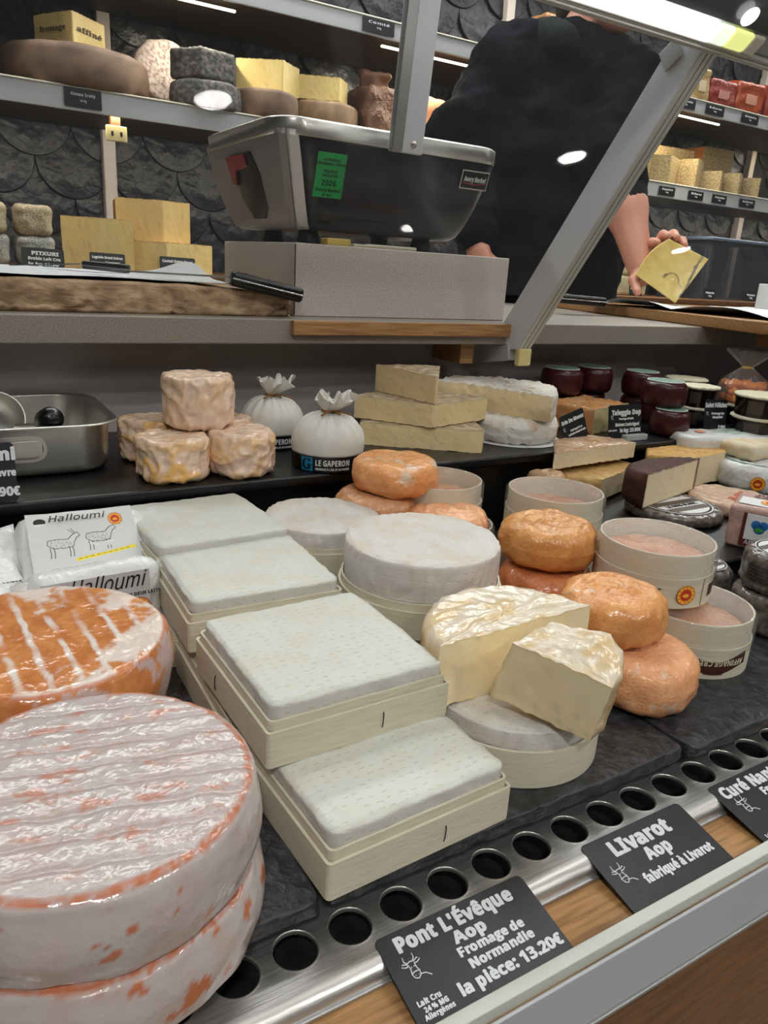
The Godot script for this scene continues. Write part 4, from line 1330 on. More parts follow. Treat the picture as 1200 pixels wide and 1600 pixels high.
func front_cheeses() -> void:
	grooved_wheel("wrapped_round_cheese", "pale pink film-wrapped cheese wheel, lower one beneath the closest wheel", W(.0425, -.302, -.297), .0725, .041, 0, .5)
	grooved_wheel("wrapped_round_cheese", "pale pink film-wrapped grooved wheel on top, closest to the steel rail", W(.0415, -.2612, -.2965), .0715, .0412, 0, .22)
	grooved_wheel("wrapped_round_cheese", "orange washed-rind wheel hidden under the other orange wheel", W(.040, -.300, -.4445), .070, .038, 1, 1.2)
	grooved_wheel("wrapped_round_cheese", "bright orange film-wrapped wheel crossed by chalky white lines", W(.041, -.2622, -.443), .0725, .042, 1, 1.5)
	# halloumi packets
	var lab := pic(hallou_image(), .42)
	var packs := [[W(.095, -.248, -.612), .102, .082, .024, Vector3(.52, -.03, 0), "white cheese packet lying face up with goat and sheep drawing", true, false],
		[W(.090, -.2995, -.5400), .096, .028, .076, Vector3(-.10, .06, 0), "white cheese packet standing on edge behind the orange wheel", false, true],
		[W(.005, -.262, -.600), .07, .085, .034, Vector3(.35, .25, -.1), "white cheese packet half out of frame stamped with a lot number", false, false],
		[W(-.016, -.2995, -.528), .10, .028, .076, Vector3(-.08, .1, 0), "white cheese packet standing at the very edge behind the orange wheel", false, true]]
	for k in packs.size():
		var s = packs[k]
		var o := thing("cheese_packet", s[5], "cheese packet", s[0], "white cheese packets behind the orange wheel")
		o.rotation = s[4]
		var sd := k * 17.0
		var disp := func(p: Vector3, n: Vector3) -> Vector3:
			return n * (.002 * N(p, 26.0, sd) + .0012 * absf(N(p, 60.0, sd)) + .0006 * N(p, 150.0, sd))
		put(o, "pouch", box(s[1], s[3], s[2], minf(.011, s[3] * .42), 5, 14, 10, disp, null, .014), M.plast)
		for sx in [-1.0, 1.0]:
			put(o, "sealed_end", sheet(6, 22, func(u: float, v: float) -> Vector3:
				var z: float = lerpf(-.5, .5, v) * s[2] * 1.0
				return Vector3(sx * (s[1] * .49 + u * .014), s[3] * .5 + .003 * sin(v * 19.0) * u + .012 * u * N(Vector3(v, sx, sd), 2.0), z) if s[3] < .05 else Vector3(sx * (s[1] * .49 + u * .016), lerpf(.05, .95, v) * s[3], .004 * sin(v * 17.0) * u)), M.plast)
		if s[6]:
			var qd := put(o, "printed_label", sheet(10, 8, func(u: float, v: float) -> Vector3: return Vector3(lerpf(-.042, .040, u), s[3] + .0019 + .0014 * N(Vector3(u, v, 0), 2.0), lerpf(.030, -.036, v)), true), lab)
			lettering(o, "Halloumi", .0062, Vector3(-.004, s[3] + .0042, -.0275), Basis(Vector3.RIGHT, -PI / 2) * Basis(Vector3(1, 0, 0), Vector3(.3, 1, 0), Vector3(0, 0, 1)), M.print, .042, plainf)
			lettering(o, "LOT: 209725", .003, Vector3(.03, s[3] + .003, .036), Basis(Vector3.RIGHT, -PI / 2), M.print)
		elif s[7]:
			var gl := mk(Color(.76, .75, .75), .4)
			put(o, "printed_label", sheet(10, 6, func(u: float, v: float) -> Vector3: return Vector3(lerpf(-.040, .036, u), lerpf(.03, .0715, v), s[2] / 2 + .0026)), gl)
			lettering(o, "Halloumi", .0115, Vector3(.006, .0650, s[2] / 2 + .0030), Basis(Vector3(1, 0, 0), Vector3(.3, 1, 0), Vector3(0, 0, 1)), M.print, .052, plainf)
			lettering(o, "GOURMET AUX DEUX LAITS", .0026, Vector3(.020, .0535, s[2] / 2 + .0030), Basis(), M.print)
			put(o, "logo", lathe([Vector2(.0075, 0), Vector2(.0075, .0004)], 24, 1, 1, null, null, .62), M.print, Transform3D(Basis(Vector3.RIGHT, PI / 2), Vector3(-.031, .0630, s[2] / 2 + .0028)))
			seal(o, Vector3(.027, .0420, s[2] / 2 + .0030), Basis(), .0085)
		else: lettering(o, "209725\n1.1", .004, Vector3(.018, s[3] + .003, .03), Basis(Vector3.RIGHT, -PI / 2), M.print)

func seal(o: Node3D, at: Vector3, b: Basis, r: float) -> void:
	var im := Image.create(96, 96, false, Image.FORMAT_RGB8)
	im.fill(Color(.93, .72, .2))
	seal_print(im, Vector2(48, 48), 47)
	if not M.has("seal"): M.seal = pic(im)
	put(o, "origin_seal", sheet(24, 1, func(u: float, v: float) -> Vector3: return Vector3(0, 0, 0) + Vector3(cos(u * TAU), sin(u * TAU), 0) * r * v, false), M.seal)
	var q: MeshInstance3D = o.get_child(o.get_child_count() - 1)
	# texture coordinates across the disc
	var a := q.mesh.surface_get_arrays(0)
	var U := PackedVector2Array()
	for p in a[Mesh.ARRAY_VERTEX]: U.append(Vector2(.5 + p.x / r * .49, .5 - p.y / r * .49))
	a[Mesh.ARRAY_TEX_UV] = U
	var m := ArrayMesh.new()
	m.add_surface_from_arrays(Mesh.PRIMITIVE_TRIANGLES, a)
	q.mesh = m
	q.transform = Transform3D(b, at)

func boxes_and_rounds() -> void:
	var g := "square boxed cheeses in thin wood"
	var a := square_box_proto()
	a.position = W(.1972, -.300, -.3187)
	a.rotation.y = .05
	tag(a, "square white paper-wrapped cheese in thin wooden box, lowest, beside the rail", "boxed cheese", g)
	dup(a, W(.195, -.300, -.4435), "square boxed cheese buried under the middle of the stack", -.03 + PI, g)
	dup(a, W(.193, -.300, -.5695), "square boxed cheese at slate level under the rear of the stack", .03, g)
	dup(a, W(.193, -.2625, -.3785), "square white paper-wrapped cheese at the centre, overhanging the lowest box", .012, g)
	dup(a, W(.1955, -.2625, -.5165), "square white boxed cheese between the central box and the rearmost one", -.035 + PI, g)
	dup(a, W(.1925, -.2550, -.6110), "square white boxed cheese at the rear, touching the black step", .05, g)
	# round cheeses in paper
	var r1 := round_paper_cheese("boxed_round_cheese", "round wooden box with white wrapped cheese under the two cut pieces", W(.3155, -.300, -.3295), .0600, .0255, 0, .0555, .0025, .036, 3.0, "round cheeses in paper and wooden boxes")
	round_paper_cheese("boxed_round_cheese", "large round white paper-wrapped cheese standing above its wooden box", W(.3262, -.2625, -.4630), .0665, .022, .028, .0625, .0245, .0345, 8.0, "round cheeses in paper and wooden boxes")
	round_paper_cheese("boxed_round_cheese", "round boxed cheese at slate level beneath the large white round", W(.3262, -.300, -.4640), .0665, .022, .028, .0625, .0025, .034, 15.0, "round cheeses in paper and wooden boxes")
	round_paper_cheese("boxed_round_cheese", "round white wrapped cheese behind, between square boxes and orange cheeses", W(.2990, -.262, -.5880), .0560, .022, .026, .0525, .014, .028, 21.0, "round cheeses in paper and wooden boxes")
	round_paper_cheese("boxed_round_cheese", "round boxed cheese hidden low behind the square boxes", W(.3000, -.300, -.5890), .0560, .022, .026, .0525, .0025, .034, 25.0, "round cheeses in paper and wooden boxes")
	# half wheel and wedge, both in film, on the open box
	var pale := rind_col(lin(.86, .80, .68), lin(.83, .70, .44), 4.0, 80.0)
	var wr := func(p: Vector3, n: Vector3) -> Color:
		var c := lin(.87, .82, .74)
		var k := smoothstep(-.1, .5, fb(Vector3(p.x * .35, p.y, p.z), 90.0, 6.0))
		c = c.lerp(lin(.82, .68, .42), k * .7)
		if n.y < .5: c = c.lerp(lin(.80, .64, .36), .55)
		return c
	var pcol := paste_col(lin(.965, .89, .73), lin(.93, .80, .56), 2.0, .05)
	var foot := []
	for k in 19:
		var t := PI * k / 18
		foot.append(W(.3110 + .0635 * cos(t), -.2612, -.3245 - .0635 * sin(t)))
	var cut := []
	for k in 19: cut.append(k == 18)
	var top := []
	for p in foot: top.append(p + Vector3(0, .0445 + .003 * smoothstep(.25, .36, p.x), 0))
	cut_thing("half_cheese", "half wheel of soft yellow cheese in film, cut face showing", "cheese", "", foot, top, cut, M.rindwrap, M.pastewrap, wr, pcol, .006, .0012)
	var bt := [W(.279, -.2505, -.311), W(.3115, -.2600, -.2545), W(.3225, -.2590, -.2555), W(.3330, -.2575, -.2660), W(.3350, -.2555, -.2800), W(.322, -.2505, -.301)]
	var tp := [W(.2765, -.2050, -.2930), W(.3105, -.2175, -.2445), W(.3225, -.2130, -.2480), W(.3375, -.2075, -.2610), W(.3390, -.2045, -.2750), W(.3150, -.2040, -.3010)]
	cut_thing("cheese_wedge", "wedge of soft cheese in crinkled film leaning on the half wheel", "cheese", "", bt, tp, [true, false, false, false, true, true], M.rindwrap, M.pastewrap, wr, pcol, .004, .0013)

func orange_pile() -> void:
	var g := "orange washed-rind cheeses in film"
	var s1 := lin(.93, .70, .52)
	var s2 := lin(.88, .61, .42)
	var b1 := lin(.86, .62, .36)
	var b2 := lin(.76, .50, .28)
	orange_cheese("washed_rind_cheese", "salmon film-wrapped cheese on slate, bottom of the stack beside the round box", W(.4385, -.300, -.3250), .0425, .042, 2.0, s1, s2, .05, g, false)
	orange_cheese("washed_rind_cheese", "amber film-wrapped cheese with swirled top leaning on the salmon one", W(.4290, -.2555, -.3500), .0405, .0350, 12.0, lin(.89, .64, .40), lin(.82, .54, .31), -.2, g)
	orange_cheese("washed_rind_cheese", "dark orange cheese squeezed beneath the glossy golden one", W(.4620, -.290, -.4560), .0430, .043, 22.0, lin(.80, .50, .32), lin(.68, .38, .22), -.3, g, false)
	orange_cheese("washed_rind_cheese", "glossy golden-brown film-wrapped cheese beside the large white round", W(.4660, -.2450, -.4650), .0440, .0365, 32.0, b1, b2, -.3, g)
	orange_cheese("washed_rind_cheese", "dark orange cheese low behind the salmon and amber pair", W(.4290, -.2985, -.4080), .0400, .0395, 37.0, lin(.80, .50, .32), lin(.68, .38, .22), -.3, g, false)
	orange_cheese("washed_rind_cheese", "bright orange film-wrapped cheese topping the rear pile below the gauze bag", W(.3930, -.2140, -.6160), .0440, .0325, 42.0, lin(.92, .66, .43), lin(.86, .56, .33), .12, g, false)
	orange_cheese("washed_rind_cheese", "dull orange cheese carrying the bright orange one on the rear pile", W(.3740, -.2510, -.6180), .0405, .0370, 52.0, lin(.86, .64, .47), lin(.79, .55, .38), -.1, g, false)
	orange_cheese("washed_rind_cheese", "dull orange cheese at slate level under the rear pile", W(.3740, -.2950, -.6180), .0405, .0440, 57.0, lin(.86, .64, .47), lin(.79, .55, .38), -.1, g, false)
	orange_cheese("washed_rind_cheese", "salmon cheese with swirled top between the rear pile and the white round", W(.4190, -.2520, -.5560), .0400, .0330, 62.0, s1, s2, -.1, g)
	orange_cheese("washed_rind_cheese", "salmon cheese low under the swirl-topped one at the rear", W(.4190, -.2985, -.5560), .0400, .0465, 67.0, s1, s2, -.1, g)
	var gd := "deep round wooden boxes of orange cheese under film"
	deep_box("deep_boxed_cheese", "deep round wooden box on slate with brown printed ribbon, film over orange cheese", W(.5355, -.300, -.3560), .0500, .0460, 3.0, gd)
	var d1 := deep_box("deep_boxed_cheese", "deep round wooden box with red and yellow seal, stacked on the ribboned box", W(.5265, -.2535, -.3960), .0500, .0455, 9.0, gd, .66)
	deep_box("deep_boxed_cheese", "deep round wooden box behind the golden cheese, nearest the brown cut cheese", W(.5350, -.2505, -.5320), .0495, .0450, 14.0, gd, .58)
	deep_box("deep_boxed_cheese", "deep round wooden box supporting the one behind the golden cheese", W(.5350, -.300, -.5330), .0495, .0490, 17.0, gd)
	deep_box("deep_boxed_cheese", "deep round wooden box at the rear behind the bright orange cheese", W(.4420, -.2500, -.6080), .0470, .0450, 19.0, gd, .6)
	deep_box("deep_boxed_cheese", "deep round wooden box low beneath the rear box", W(.4550, -.300, -.5990), .0470, .0490, 23.0, gd)
	# printing on the two boxes
	var lo := get_node("deep_boxed_cheese")
	var rib := mk(Color(.27, .13, .09), .5)
	var fa := atan2(-.5355, .3560) + .52
	put(lo, "printed_ribbon", sheet(30, 3, func(u: float, v: float) -> Vector3:
		var a := fa + lerpf(-.62, .62, u)
		return Vector3(.0503 * sin(a), .0075 + .011 * v + .0035 * cos(u * TAU) , .0503 * cos(a))), rib)
	bent(lo, "AFFINAGE CREMIER", .0048, .0505, .0145, fa, M.thin, true, .054)
	bent(lo, "SELECTION", .0028, .0502, .0055, fa, rib, true, .016)
	var f1 := atan2(-.5265, .3960)
	bent(d1, "BOX", .0095, .0501, .0125, f1 - .08, M.print, true, 0, serif)
	var sa := f1 + .62
	seal(d1, Vector3(.0508 * sin(sa), .0125, .0508 * cos(sa)), Basis(Vector3.UP, sa), .0085)
	put(d1, "printed_line", sheet(1, 6, func(u: float, v: float) -> Vector3: return Vector3(.0503 * sin(sa + .36 + .012 * u), .001 + .024 * v, .0503 * cos(sa + .36 + .012 * u))), M.print)
	put(d1, "printed_ribbon", sheet(8, 3, func(u: float, v: float) -> Vector3:
		var a := sa + lerpf(.55, .95, u)
		return Vector3(.0503 * sin(a), .007 + .011 * v, .0503 * cos(a))), rib)

func cut_side() -> void:
	var g := "cut cheeses at the far end"
	var y := -.2625
	# grey film-wrapped flat rounds
	var greyd := func(p: Vector3, n: Vector3) -> Vector3: return n * (.0009 * N(p, 90.0) + .0005 * N(p, 200.0))
	var greyc := func(p: Vector3, n: Vector3) -> Color: return lin(.30, .26, .24).lerp(lin(.52, .48, .46), clampf(.4 + fb(p, 120.0), 0, 1))
	var rounds := [[W(.748, -.2625, -.548), .0560, .0135, "flat grey wrapped round with striped label under the brown cut cheese"], [W(.655, -.2620, -.352), .0360, .0370, "tall grey wrapped round with white label and small print"], [W(.655, -.300, -.353), .0380, .0378, "dark wrapped round carrying the tall grey one"], [W(.640, -.300, -.425), .0300, .0390, "small grey round with white label behind the round boxes"]]
	for k in rounds.size():
		var r = rounds[k]
		var o := thing("grey_round", r[3], "cheese", r[0], "grey wrapped rounds")
		put(o, "wrapped_cheese", lathe(wheel_prof(r[1], r[2], minf(.008, r[2] * .4), 6), 90, 2, 14, greyd, greyc), M.rindwrap)
		if k != 2:
			var rl: float = r[1] * .78
			put(o, "paper_label", lathe([Vector2(rl, 0), Vector2(rl, .0004)], 48), M.white, Transform3D(Basis(), Vector3(0, r[2] + .0004, 0)))
			put(o, "label_ring", band([circ(rl * .96, 0, 48), circ(rl * .96, .0004, 48)], [circ(rl * .9, 0, 48), circ(rl * .9, .0004, 48)]), M.print, Transform3D(Basis(), Vector3(0, r[2] + .0006, 0)))
			for q in 3: put(o, "label_stripe", box(rl * (1.5 if q != 1 else 1.75), .0003, rl * .26, .0001, 1), mk(Color(.33, .28, .25), .5), Transform3D(Basis(), Vector3(0, r[2] + .0007, (q - 1) * rl * .5)))
			lettering(o, "LE BOIS BLANC", .006, Vector3(0, r[2] + .0012, rl * .24), Basis(Vector3.RIGHT, -PI / 2), M.print, rl * 1.2)
			if k == 1:
				for q in 5: bent(o, "Fromage au lait cru de chèvre", .0021, r[1] + .0012, .026 - q * .0032, atan2(-.655, .352) - .25, M.print)
	# brown-rinded cheese
	var pc0 := paste_col(lin(.94, .875, .74), lin(.30, .15, .09), 7.0, .07)
	var pc := func(p: Vector3, t: float) -> Color: return (pc0.call(p, t) as Color).lerp(lin(.30, .15, .09), maxf(smoothstep(.0700, .0745, p.x), smoothstep(-.0560, -.0600, p.x)) * .9)
	var brown := rind_col(lin(.24, .11, .075), lin(.33, .16, .11), 3.0, 60.0)
	var by := -.2480
	var bb := [W(.6880, by, -.5450), W(.8240, by, -.5790), W(.8255, by, -.5930), W(.795, by, -.604), W(.750, by, -.608), W(.712, by, -.598), W(.690, by, -.580), W(.683, by, -.562)]
	cut_thing("cut_cheese", "half cheese with dark chocolate-brown rind and pale cut face", "cheese", g, bb, lifted(bb, .0410), [true, false, false, false, false, false, false, false], M.rind, M.paste, brown, pc, .009, .0007)
	var kc := rind_col(lin(.80, .66, .42), lin(.72, .55, .33), 6.0, 70.0)
	var kp := paste_col(lin(.95, .875, .73), lin(.84, .70, .48), 9.0, .09)
	var k2 := [W(.6900, -.2590, -.6120), W(.800, -.2590, -.6500), W(.80, -.2590, -.700), W(.735, -.2590, -.7050), W(.672, -.2590, -.6850), W(.660, -.2590, -.6420)]
	cut_thing("cut_cheese", "tan-rinded wedge with pale side, behind the brown-rinded half", "cheese", g, k2, lifted(k2, .0270), [true, false, false, false, false, false], M.rind, M.paste, kc, kp, .004, .0009)
	var k1 := [W(.640, -.2240, -.6470), W(.800, -.2240, -.6620), W(.805, -.2240, -.685), W(.765, -.2240, -.728), W(.700, -.2240, -.712)]
	cut_thing("cut_cheese", "long pinkish-rinded wedge leaning against the black step", "cheese", g, k1, lifted(k1, .0200), [true, false, false, false, false], M.rindwrap, M.paste, rind_col(lin(.80, .68, .58), lin(.72, .55, .38), 16.0, 60.0), kp, .0035, .0009)
	var k0 := [W(.618, -.2990, -.6300), W(.652, -.2990, -.6330), W(.652, -.2990, -.6640), W(.615, -.2990, -.6640)]
	cut_thing("cut_cheese", "film-wrapped beige piece under the pinkish wedge", "cheese", g, k0, lifted(k0, .0740), [false, false, false, false], M.rindwrap, M.paste, rind_col(lin(.82, .68, .54), lin(.76, .58, .42), 26.0, 60.0), kp, .009, .0012)
	var k3 := [W(.850, -.2560, -.6060), W(.9350, -.2560, -.6190), W(.955, -.2560, -.6400), W(.91, -.2560, -.675), W(.835, -.2560, -.672), W(.800, -.2560, -.640)]
	cut_thing("cut_cheese", "golden-rinded wedge with speckled pale side behind the brown half", "cheese", g, k3, lifted(k3, .0400), [true, true, false, false, false, false], M.rind, M.paste, rind_col(lin(.82, .66, .38), lin(.70, .52, .28), 36.0, 90.0), kp, .003, .0010)
	# red and white square pack
	var h := thing("square_cheese_pack", "red-brown and white square pack with happy cow logo and orange seal", "cheese packet", W(.7575, -.2625, -.4390))
	h.rotation.y = -1.1
	put(h, "wrapper", box(.066, .046, .066, .005, 4, 8, 4, func(p: Vector3, n: Vector3) -> Vector3: return n * .0012 * N(p, 50.0)), mk(Color(.74, .60, .56), .25, {bump = T.wrinkle, bs = .06, sc = 12.0}))
	var maroon := mk(Color(.36, .13, .11), .4)
	put(h, "front_print", box(.050, .0008, .036, .0003, 1), maroon, Transform3D(Basis(Vector3.RIGHT, PI / 2), Vector3(.006, .022, .0335)))
	put(h, "logo_patch", box(.027, .0008, .028, .0003, 1), M.white, Transform3D(Basis(Vector3.RIGHT, PI / 2), Vector3(-.002, .0255, .0342)))
	for q in [[-.0035, .0285, .0048], [.0035, .0285, .0048], [0.0, .0245, .0055]]: put(h, "heart", lathe([Vector2(q[2], 0), Vector2(q[2], .0004)], 20), mk(Color(.13, .42, .70), .5), Transform3D(Basis(Vector3.RIGHT, PI / 2), Vector3(-.002 + q[0], q[1], .0347)))
	put(h, "green_hill", lathe([Vector2(.0045, 0), Vector2(.0045, .0004)], 20, 1, 1, null, null, .55), mk(Color(.2, .55, .25), .5), Transform3D(Basis(Vector3.RIGHT, PI / 2), Vector3(-.002, .0235, .0352)))
	lettering(h, "marguerite", .0036, Vector3(-.002, .0355, .0347), Basis(), M.print)
	lettering(h, "happy cow", .0040, Vector3(-.002, .0160, .0347), Basis(Vector3.BACK, .08), M.print)
	lettering(h, "Affiné", .0042, Vector3(-.005, .0085, .0342), Basis(), M.ink, 0, serif)
	put(h, "top_print", box(.058, .0006, .030, .0002, 1), M.white, Transform3D(Basis(), Vector3(.002, .0465, .010)))
	lettering(h, "HERVE", .0085, Vector3(.004, .0474, -.012), Basis(Vector3.UP, PI) * Basis(Vector3.RIGHT, -PI / 2), maroon, .040)
	lettering(h, "FROMAGE DE", .0035, Vector3(.004, .0474, -.021), Basis(Vector3.UP, PI) * Basis(Vector3.RIGHT, -PI / 2), maroon, .034)
	seal(h, Vector3(.004, .0476, .008), Basis(Vector3.RIGHT, -PI / 2), .0115)
	# pale packs behind it
	var pk := thing("flat_cheese_pack", "flat pinkish wrapped cheese lying beside the red-brown pack", "cheese packet", W(.845, -.2625, -.5400))
	put(pk, "wrapper", lathe(wheel_prof(.052, .016, .006, 3), 70, 1, 10, func(p: Vector3, n: Vector3) -> Vector3: return n * .0014 * N(p, 60.0)), mk(Color(.80, .68, .58), .22, {bump = T.wrinkle, bs = .08, sc = 12.0}))
	put(pk, "paper_label", box(.05, .0005, .03, .0002, 1), mk(Color(.72, .35, .26), .4), Transform3D(Basis(Vector3.UP, .3), Vector3(.008, .0165, .015)))
	lettering(pk, "MARÉCHAL", .007, Vector3(.008, .0173, .015), Basis(Vector3.UP, .3) * Basis(Vector3.RIGHT, -PI / 2), M.ink, .042)
	var cm := thing("paper_wrapped_camembert", "soft white paper-wrapped round with green letters and orange seal", "cheese", W(.9750, -.2625, -.5960))
	put(cm, "wrapper", lathe(wheel_prof(.054, .038, .012, 5), 80, 1, 12, func(p: Vector3, n: Vector3) -> Vector3: return n * (.0014 * N(p, 40.0) + .0006 * N(p, 120.0))), M.plast)
	lettering(cm, "LES", .014, Vector3(-.018, .0392, -.004), Basis(Vector3.UP, .5) * Basis(Vector3.RIGHT, -PI / 2), mk(Color(.1, .25, .16), .5))
	put(cm, "green_ring", band([circ(.044, .0, 60), circ(.044, .0005, 60)], [circ(.0425, 0, 60), circ(.0425, .0005, 60)]), mk(Color(.3, .55, .42), .5), Transform3D(Basis(), Vector3(0, .0382, 0)))
	var ca := atan2(-.975, .596) + .12
	seal(cm, Vector3(.0560 * sin(ca), .016, .0560 * cos(ca)), Basis(Vector3.UP, ca), .0095)
	var rp := thing("cream_cheese_cut", "thick creamy white-rinded slab between the white packs", "cheese", W(1.02, -.2245, -.6130))
	put(rp, "rind", box(.15, .022, .055, .008, 4, 12, 8, func(p: Vector3, n: Vector3) -> Vector3: return n * .0014 * N(p, 40.0), func(p: Vector3, n: Vector3) -> Color: return lin(.88, .84, .74).lerp(lin(.84, .74, .55), clampf(.3 + fb(p, 50.0), 0, 1))), M.rind)
	var wp := thing("white_paper_parcel", "white paper parcel with faint green print at the rear", "cheese packet", W(.975, -.240, -.6600))
	wp.rotation.y = -.30
	put(wp, "wrapper", box(.150, .040, .062, .006, 3, 10, 6, func(p: Vector3, n: Vector3) -> Vector3: return n * (.0012 * N(p, 35.0) + .0005 * N(p, 120.0)), null, .02), M.plast)
	for q in 3: put(wp, "printed_line", box(.05 - q * .01, .0003, .0018, .0001, 1), mk(Color(.5, .72, .6), .5), Transform3D(Basis(Vector3.UP, .4), Vector3(.02, .0412, -.012 + q * .011)))
	put(wp, "printed_mark", lathe([Vector2(.008, 0), Vector2(.008, .0003)], 20), mk(Color(.86, .55, .38), .5), Transform3D(Basis(), Vector3(-.035, .0412, 0)))
	var wp2 := thing("white_paper_parcel", "second white parcel with green ring at the frame edge", "cheese packet", W(1.135, -.246, -.648))
	put(wp2, "wrapper", box(.10, .03, .06, .008, 3, 8, 6, func(p: Vector3, n: Vector3) -> Vector3: return n * (.0014 * N(p, 35.0)), null, .02), M.plast)
	put(wp2, "printed_mark", lathe([Vector2(.012, 0), Vector2(.012, .0003)], 20), mk(Color(.86, .55, .38), .5), Transform3D(Basis(), Vector3(-.02, .0312, 0)))

func upper_step() -> void:
	var y := -.2098
	# steel tray with ladle
	var t := thing("steel_tray", "deep stainless steel tray with rolled rim and pressed side handle", "tray", W(.020, y, -.832))
	var w := .262
	var d := .172
	var ro := [rrect(w - .022, d - .022, .028, .0), rrect(w - .008, d - .008, .034, .0025), rrect(w - .003, d - .003, .034, .010), rrect(w, d, .034, .047), rrect(w + .014, d + .014, .040, .0495), rrect(w + .015, d + .015, .040, .0485)]
	var ri := [rrect(w - .026, d - .026, .026, .0015), rrect(w - .012, d - .012, .032, .004), rrect(w - .006, d - .006, .032, .011), rrect(w - .003, d - .003, .033, .048), rrect(w + .012, d + .012, .039, .0505), rrect(w + .015, d + .015, .040, .0497)]
	put(t, "walls", band(ro, ri), M.tray)
	put(t, "floor_plate", box(w - .02, .001, d - .02, .0004, 1, 0, 1, null, null, .026), M.tray, Transform3D(Basis(), Vector3(0, .0008, 0)))
	put(t, "pressed_handle", box(.15, .018, .004, .0018, 3, 0, 1, null, null, .0018), M.tray, Transform3D(Basis(), Vector3(-.01, .019, d / 2 - .0015)))
	put(t, "pressed_groove", band([rrect(.156, .024, .011, 0), rrect(.156, .024, .011, .0014)], [rrect(.150, .018, .008, 0), rrect(.150, .018, .008, .0014)]), M.tray, Transform3D(Basis(Vector3.RIGHT, PI / 2), Vector3(-.01, .028, d / 2 - .0008)))
	var l := thing("ladle", "steel ladle with fat black handle resting in the tray", "ladle", W(.060, -.184, -.835))
	var oP := []
	var iP := []
	for k in 11:
		var a := PI / 2 * k / 10
		oP.append(circ(.0325 * sin(a) + .0001, .0325 * (1.0 - cos(a)), 40))
		iP.append(circ(.0315 * sin(a) + .0001, .001 + .0315 * (1.0 - cos(a)), 40))
	put(l, "bowl", band(oP, iP), M.tray, Transform3D(Basis(Vector3.RIGHT, .95) * Basis(Vector3.BACK, .25), Vector3(-.004, -.004, -.018)))
	put(l, "neck", tube([Vector3(.012, .006, .006), Vector3(.026, .012, .035), Vector3(.033, .020, .062)], .0042, 10), M.tray)
	put(l, "handle", lathe([Vector2(.006, 0), Vector2(.0095, .003), Vector2(.0115, .012), Vector2(.0118, .026), Vector2(.0095, .034), Vector2(.004, .0365)], 28), M.blackplastic, Transform3D(Basis(Vector3.RIGHT, 1.25) * Basis(Vector3.BACK, -.16), Vector3(.031, .0195, .052)))
	# wrinkled cheeses
	wrinkled_cheese("wrinkled_cheese", "yellow-veined wrinkled cheese, nearest of the pile beside the tray", W(.1962, y, -.7165), .0345, .0425, 2.0)
	wrinkled_cheese("wrinkled_cheese", "pale wrinkled cheese in glossy film, closest to the gauze bags", W(.2665, y, -.7115), .0340, .0450, 33.0, 0.0, .55)
	wrinkled_cheese("wrinkled_cheese", "pinkish wrinkled cheese set on top of the pile", W(.2320, -.1660, -.7440), .0350, .0525, 51.0, 1.0, .3)
	wrinkled_cheese("wrinkled_cheese", "yellow-orange wrinkled cheese at the back of the pile by the tray", W(.1960, y, -.7940), .0330, .0440, 77.0)
	wrinkled_cheese("wrinkled_cheese", "small strip of wrinkled cheese seen behind the pile near the gauze bag", W(.2720, y, -.7860), .0330, .0430, 95.0)
	gaperon("white gauze cheese bag tied with string, farther one by the dark panel", W(.3430, y, -.8150), .0378, Vector3(.004, 0, .002), 1.0)
	gaperon("white gauze cheese bag with black Le Gaperon band, nearer one", W(.3638, y, -.7090), .0398, Vector3(.006, 0, .006), 5.0)
	# tomme
	var gt := "tomme wedges stacked in three"
	var tr := func(p: Vector3, n: Vector3) -> Color: return lin(.62, .53, .40).lerp(lin(.80, .74, .64), clampf(.45 + 1.3 * fb(p, 75.0, 3.0), 0, 1)).lerp(lin(.42, .34, .24), smoothstep(.25, .55, fb(p, 130.0, 8.0)))
	var tp := paste_col(lin(.965, .87, .67), lin(.64, .50, .35), 4.0, .06)
	var t3 := [W(.4440, y, -.7820), W(.5660, y, -.6960), W(.5780, y, -.7080), W(.5950, y, -.745), W(.600, y, -.790), W(.575, y, -.840), W(.53, y, -.86), W(.48, y, -.845)]
	cut_thing("tomme_wedge", "grey-rinded tomme slab at the bottom of the stack of three", "cheese", gt, t3, lifted(t3, .0275), [true, true, false, false, false, false, false, false], M.rind, M.paste, tr, tp, .003, .0008)
	var t2 := sector(W(.5133, -.1815, -.7255), .104, 15.0, 128.0, 12)
	var c2 := [true]
	for k in 12: c2.append(false)
	c2[12] = false
	c2.append(false)
	c2 = []
	for k in t2.size(): c2.append(k == 0 or k == t2.size() - 1)
	cut_thing("tomme_wedge", "grey-rinded tomme wedge in the middle of the stack, pointing outward", "cheese", gt, t2, lifted(t2, .0280), c2, M.rind, M.paste, tr, tp, .003, .0009)
	var t1 := sector(W(.5133, -.1530, -.7240), .108, 54.0, 102.0, 10)
	var c1 := []
	for k in t1.size(): c1.append(k == 0 or k == t1.size() - 1)
	cut_thing("tomme_wedge", "small tomme wedge balanced on top of the stack of three", "cheese", gt, t1, lifted(t1, .0330), c1, M.rind, M.paste, tr, tp, .003, .0009)
	# brie
	var brc := func(p: Vector3, n: Vector3) -> Color: return lin(.89, .87, .84).lerp(lin(.80, .70, .56), smoothstep(.1, .5, fb(p, 55.0, 3.0)))
	var bp := paste_col(lin(.955, .87, .70), lin(.90, .87, .82), 5.0, .1)
	var br2 := []
	var c5 := []
	for k in 25:
		br2.append(W(.6690 + .0600 * cos(TAU * k / 25), y, -.7620 - .0600 * sin(TAU * k / 25)))
		c5.append(false)
	cut_thing("whole_brie", "whole white brie on paper under the cut brie", "cheese", "brie cheeses on the upper step", br2, lifted(br2, .0335), c5, M.rind, M.paste, brc, bp, .010, .0022)
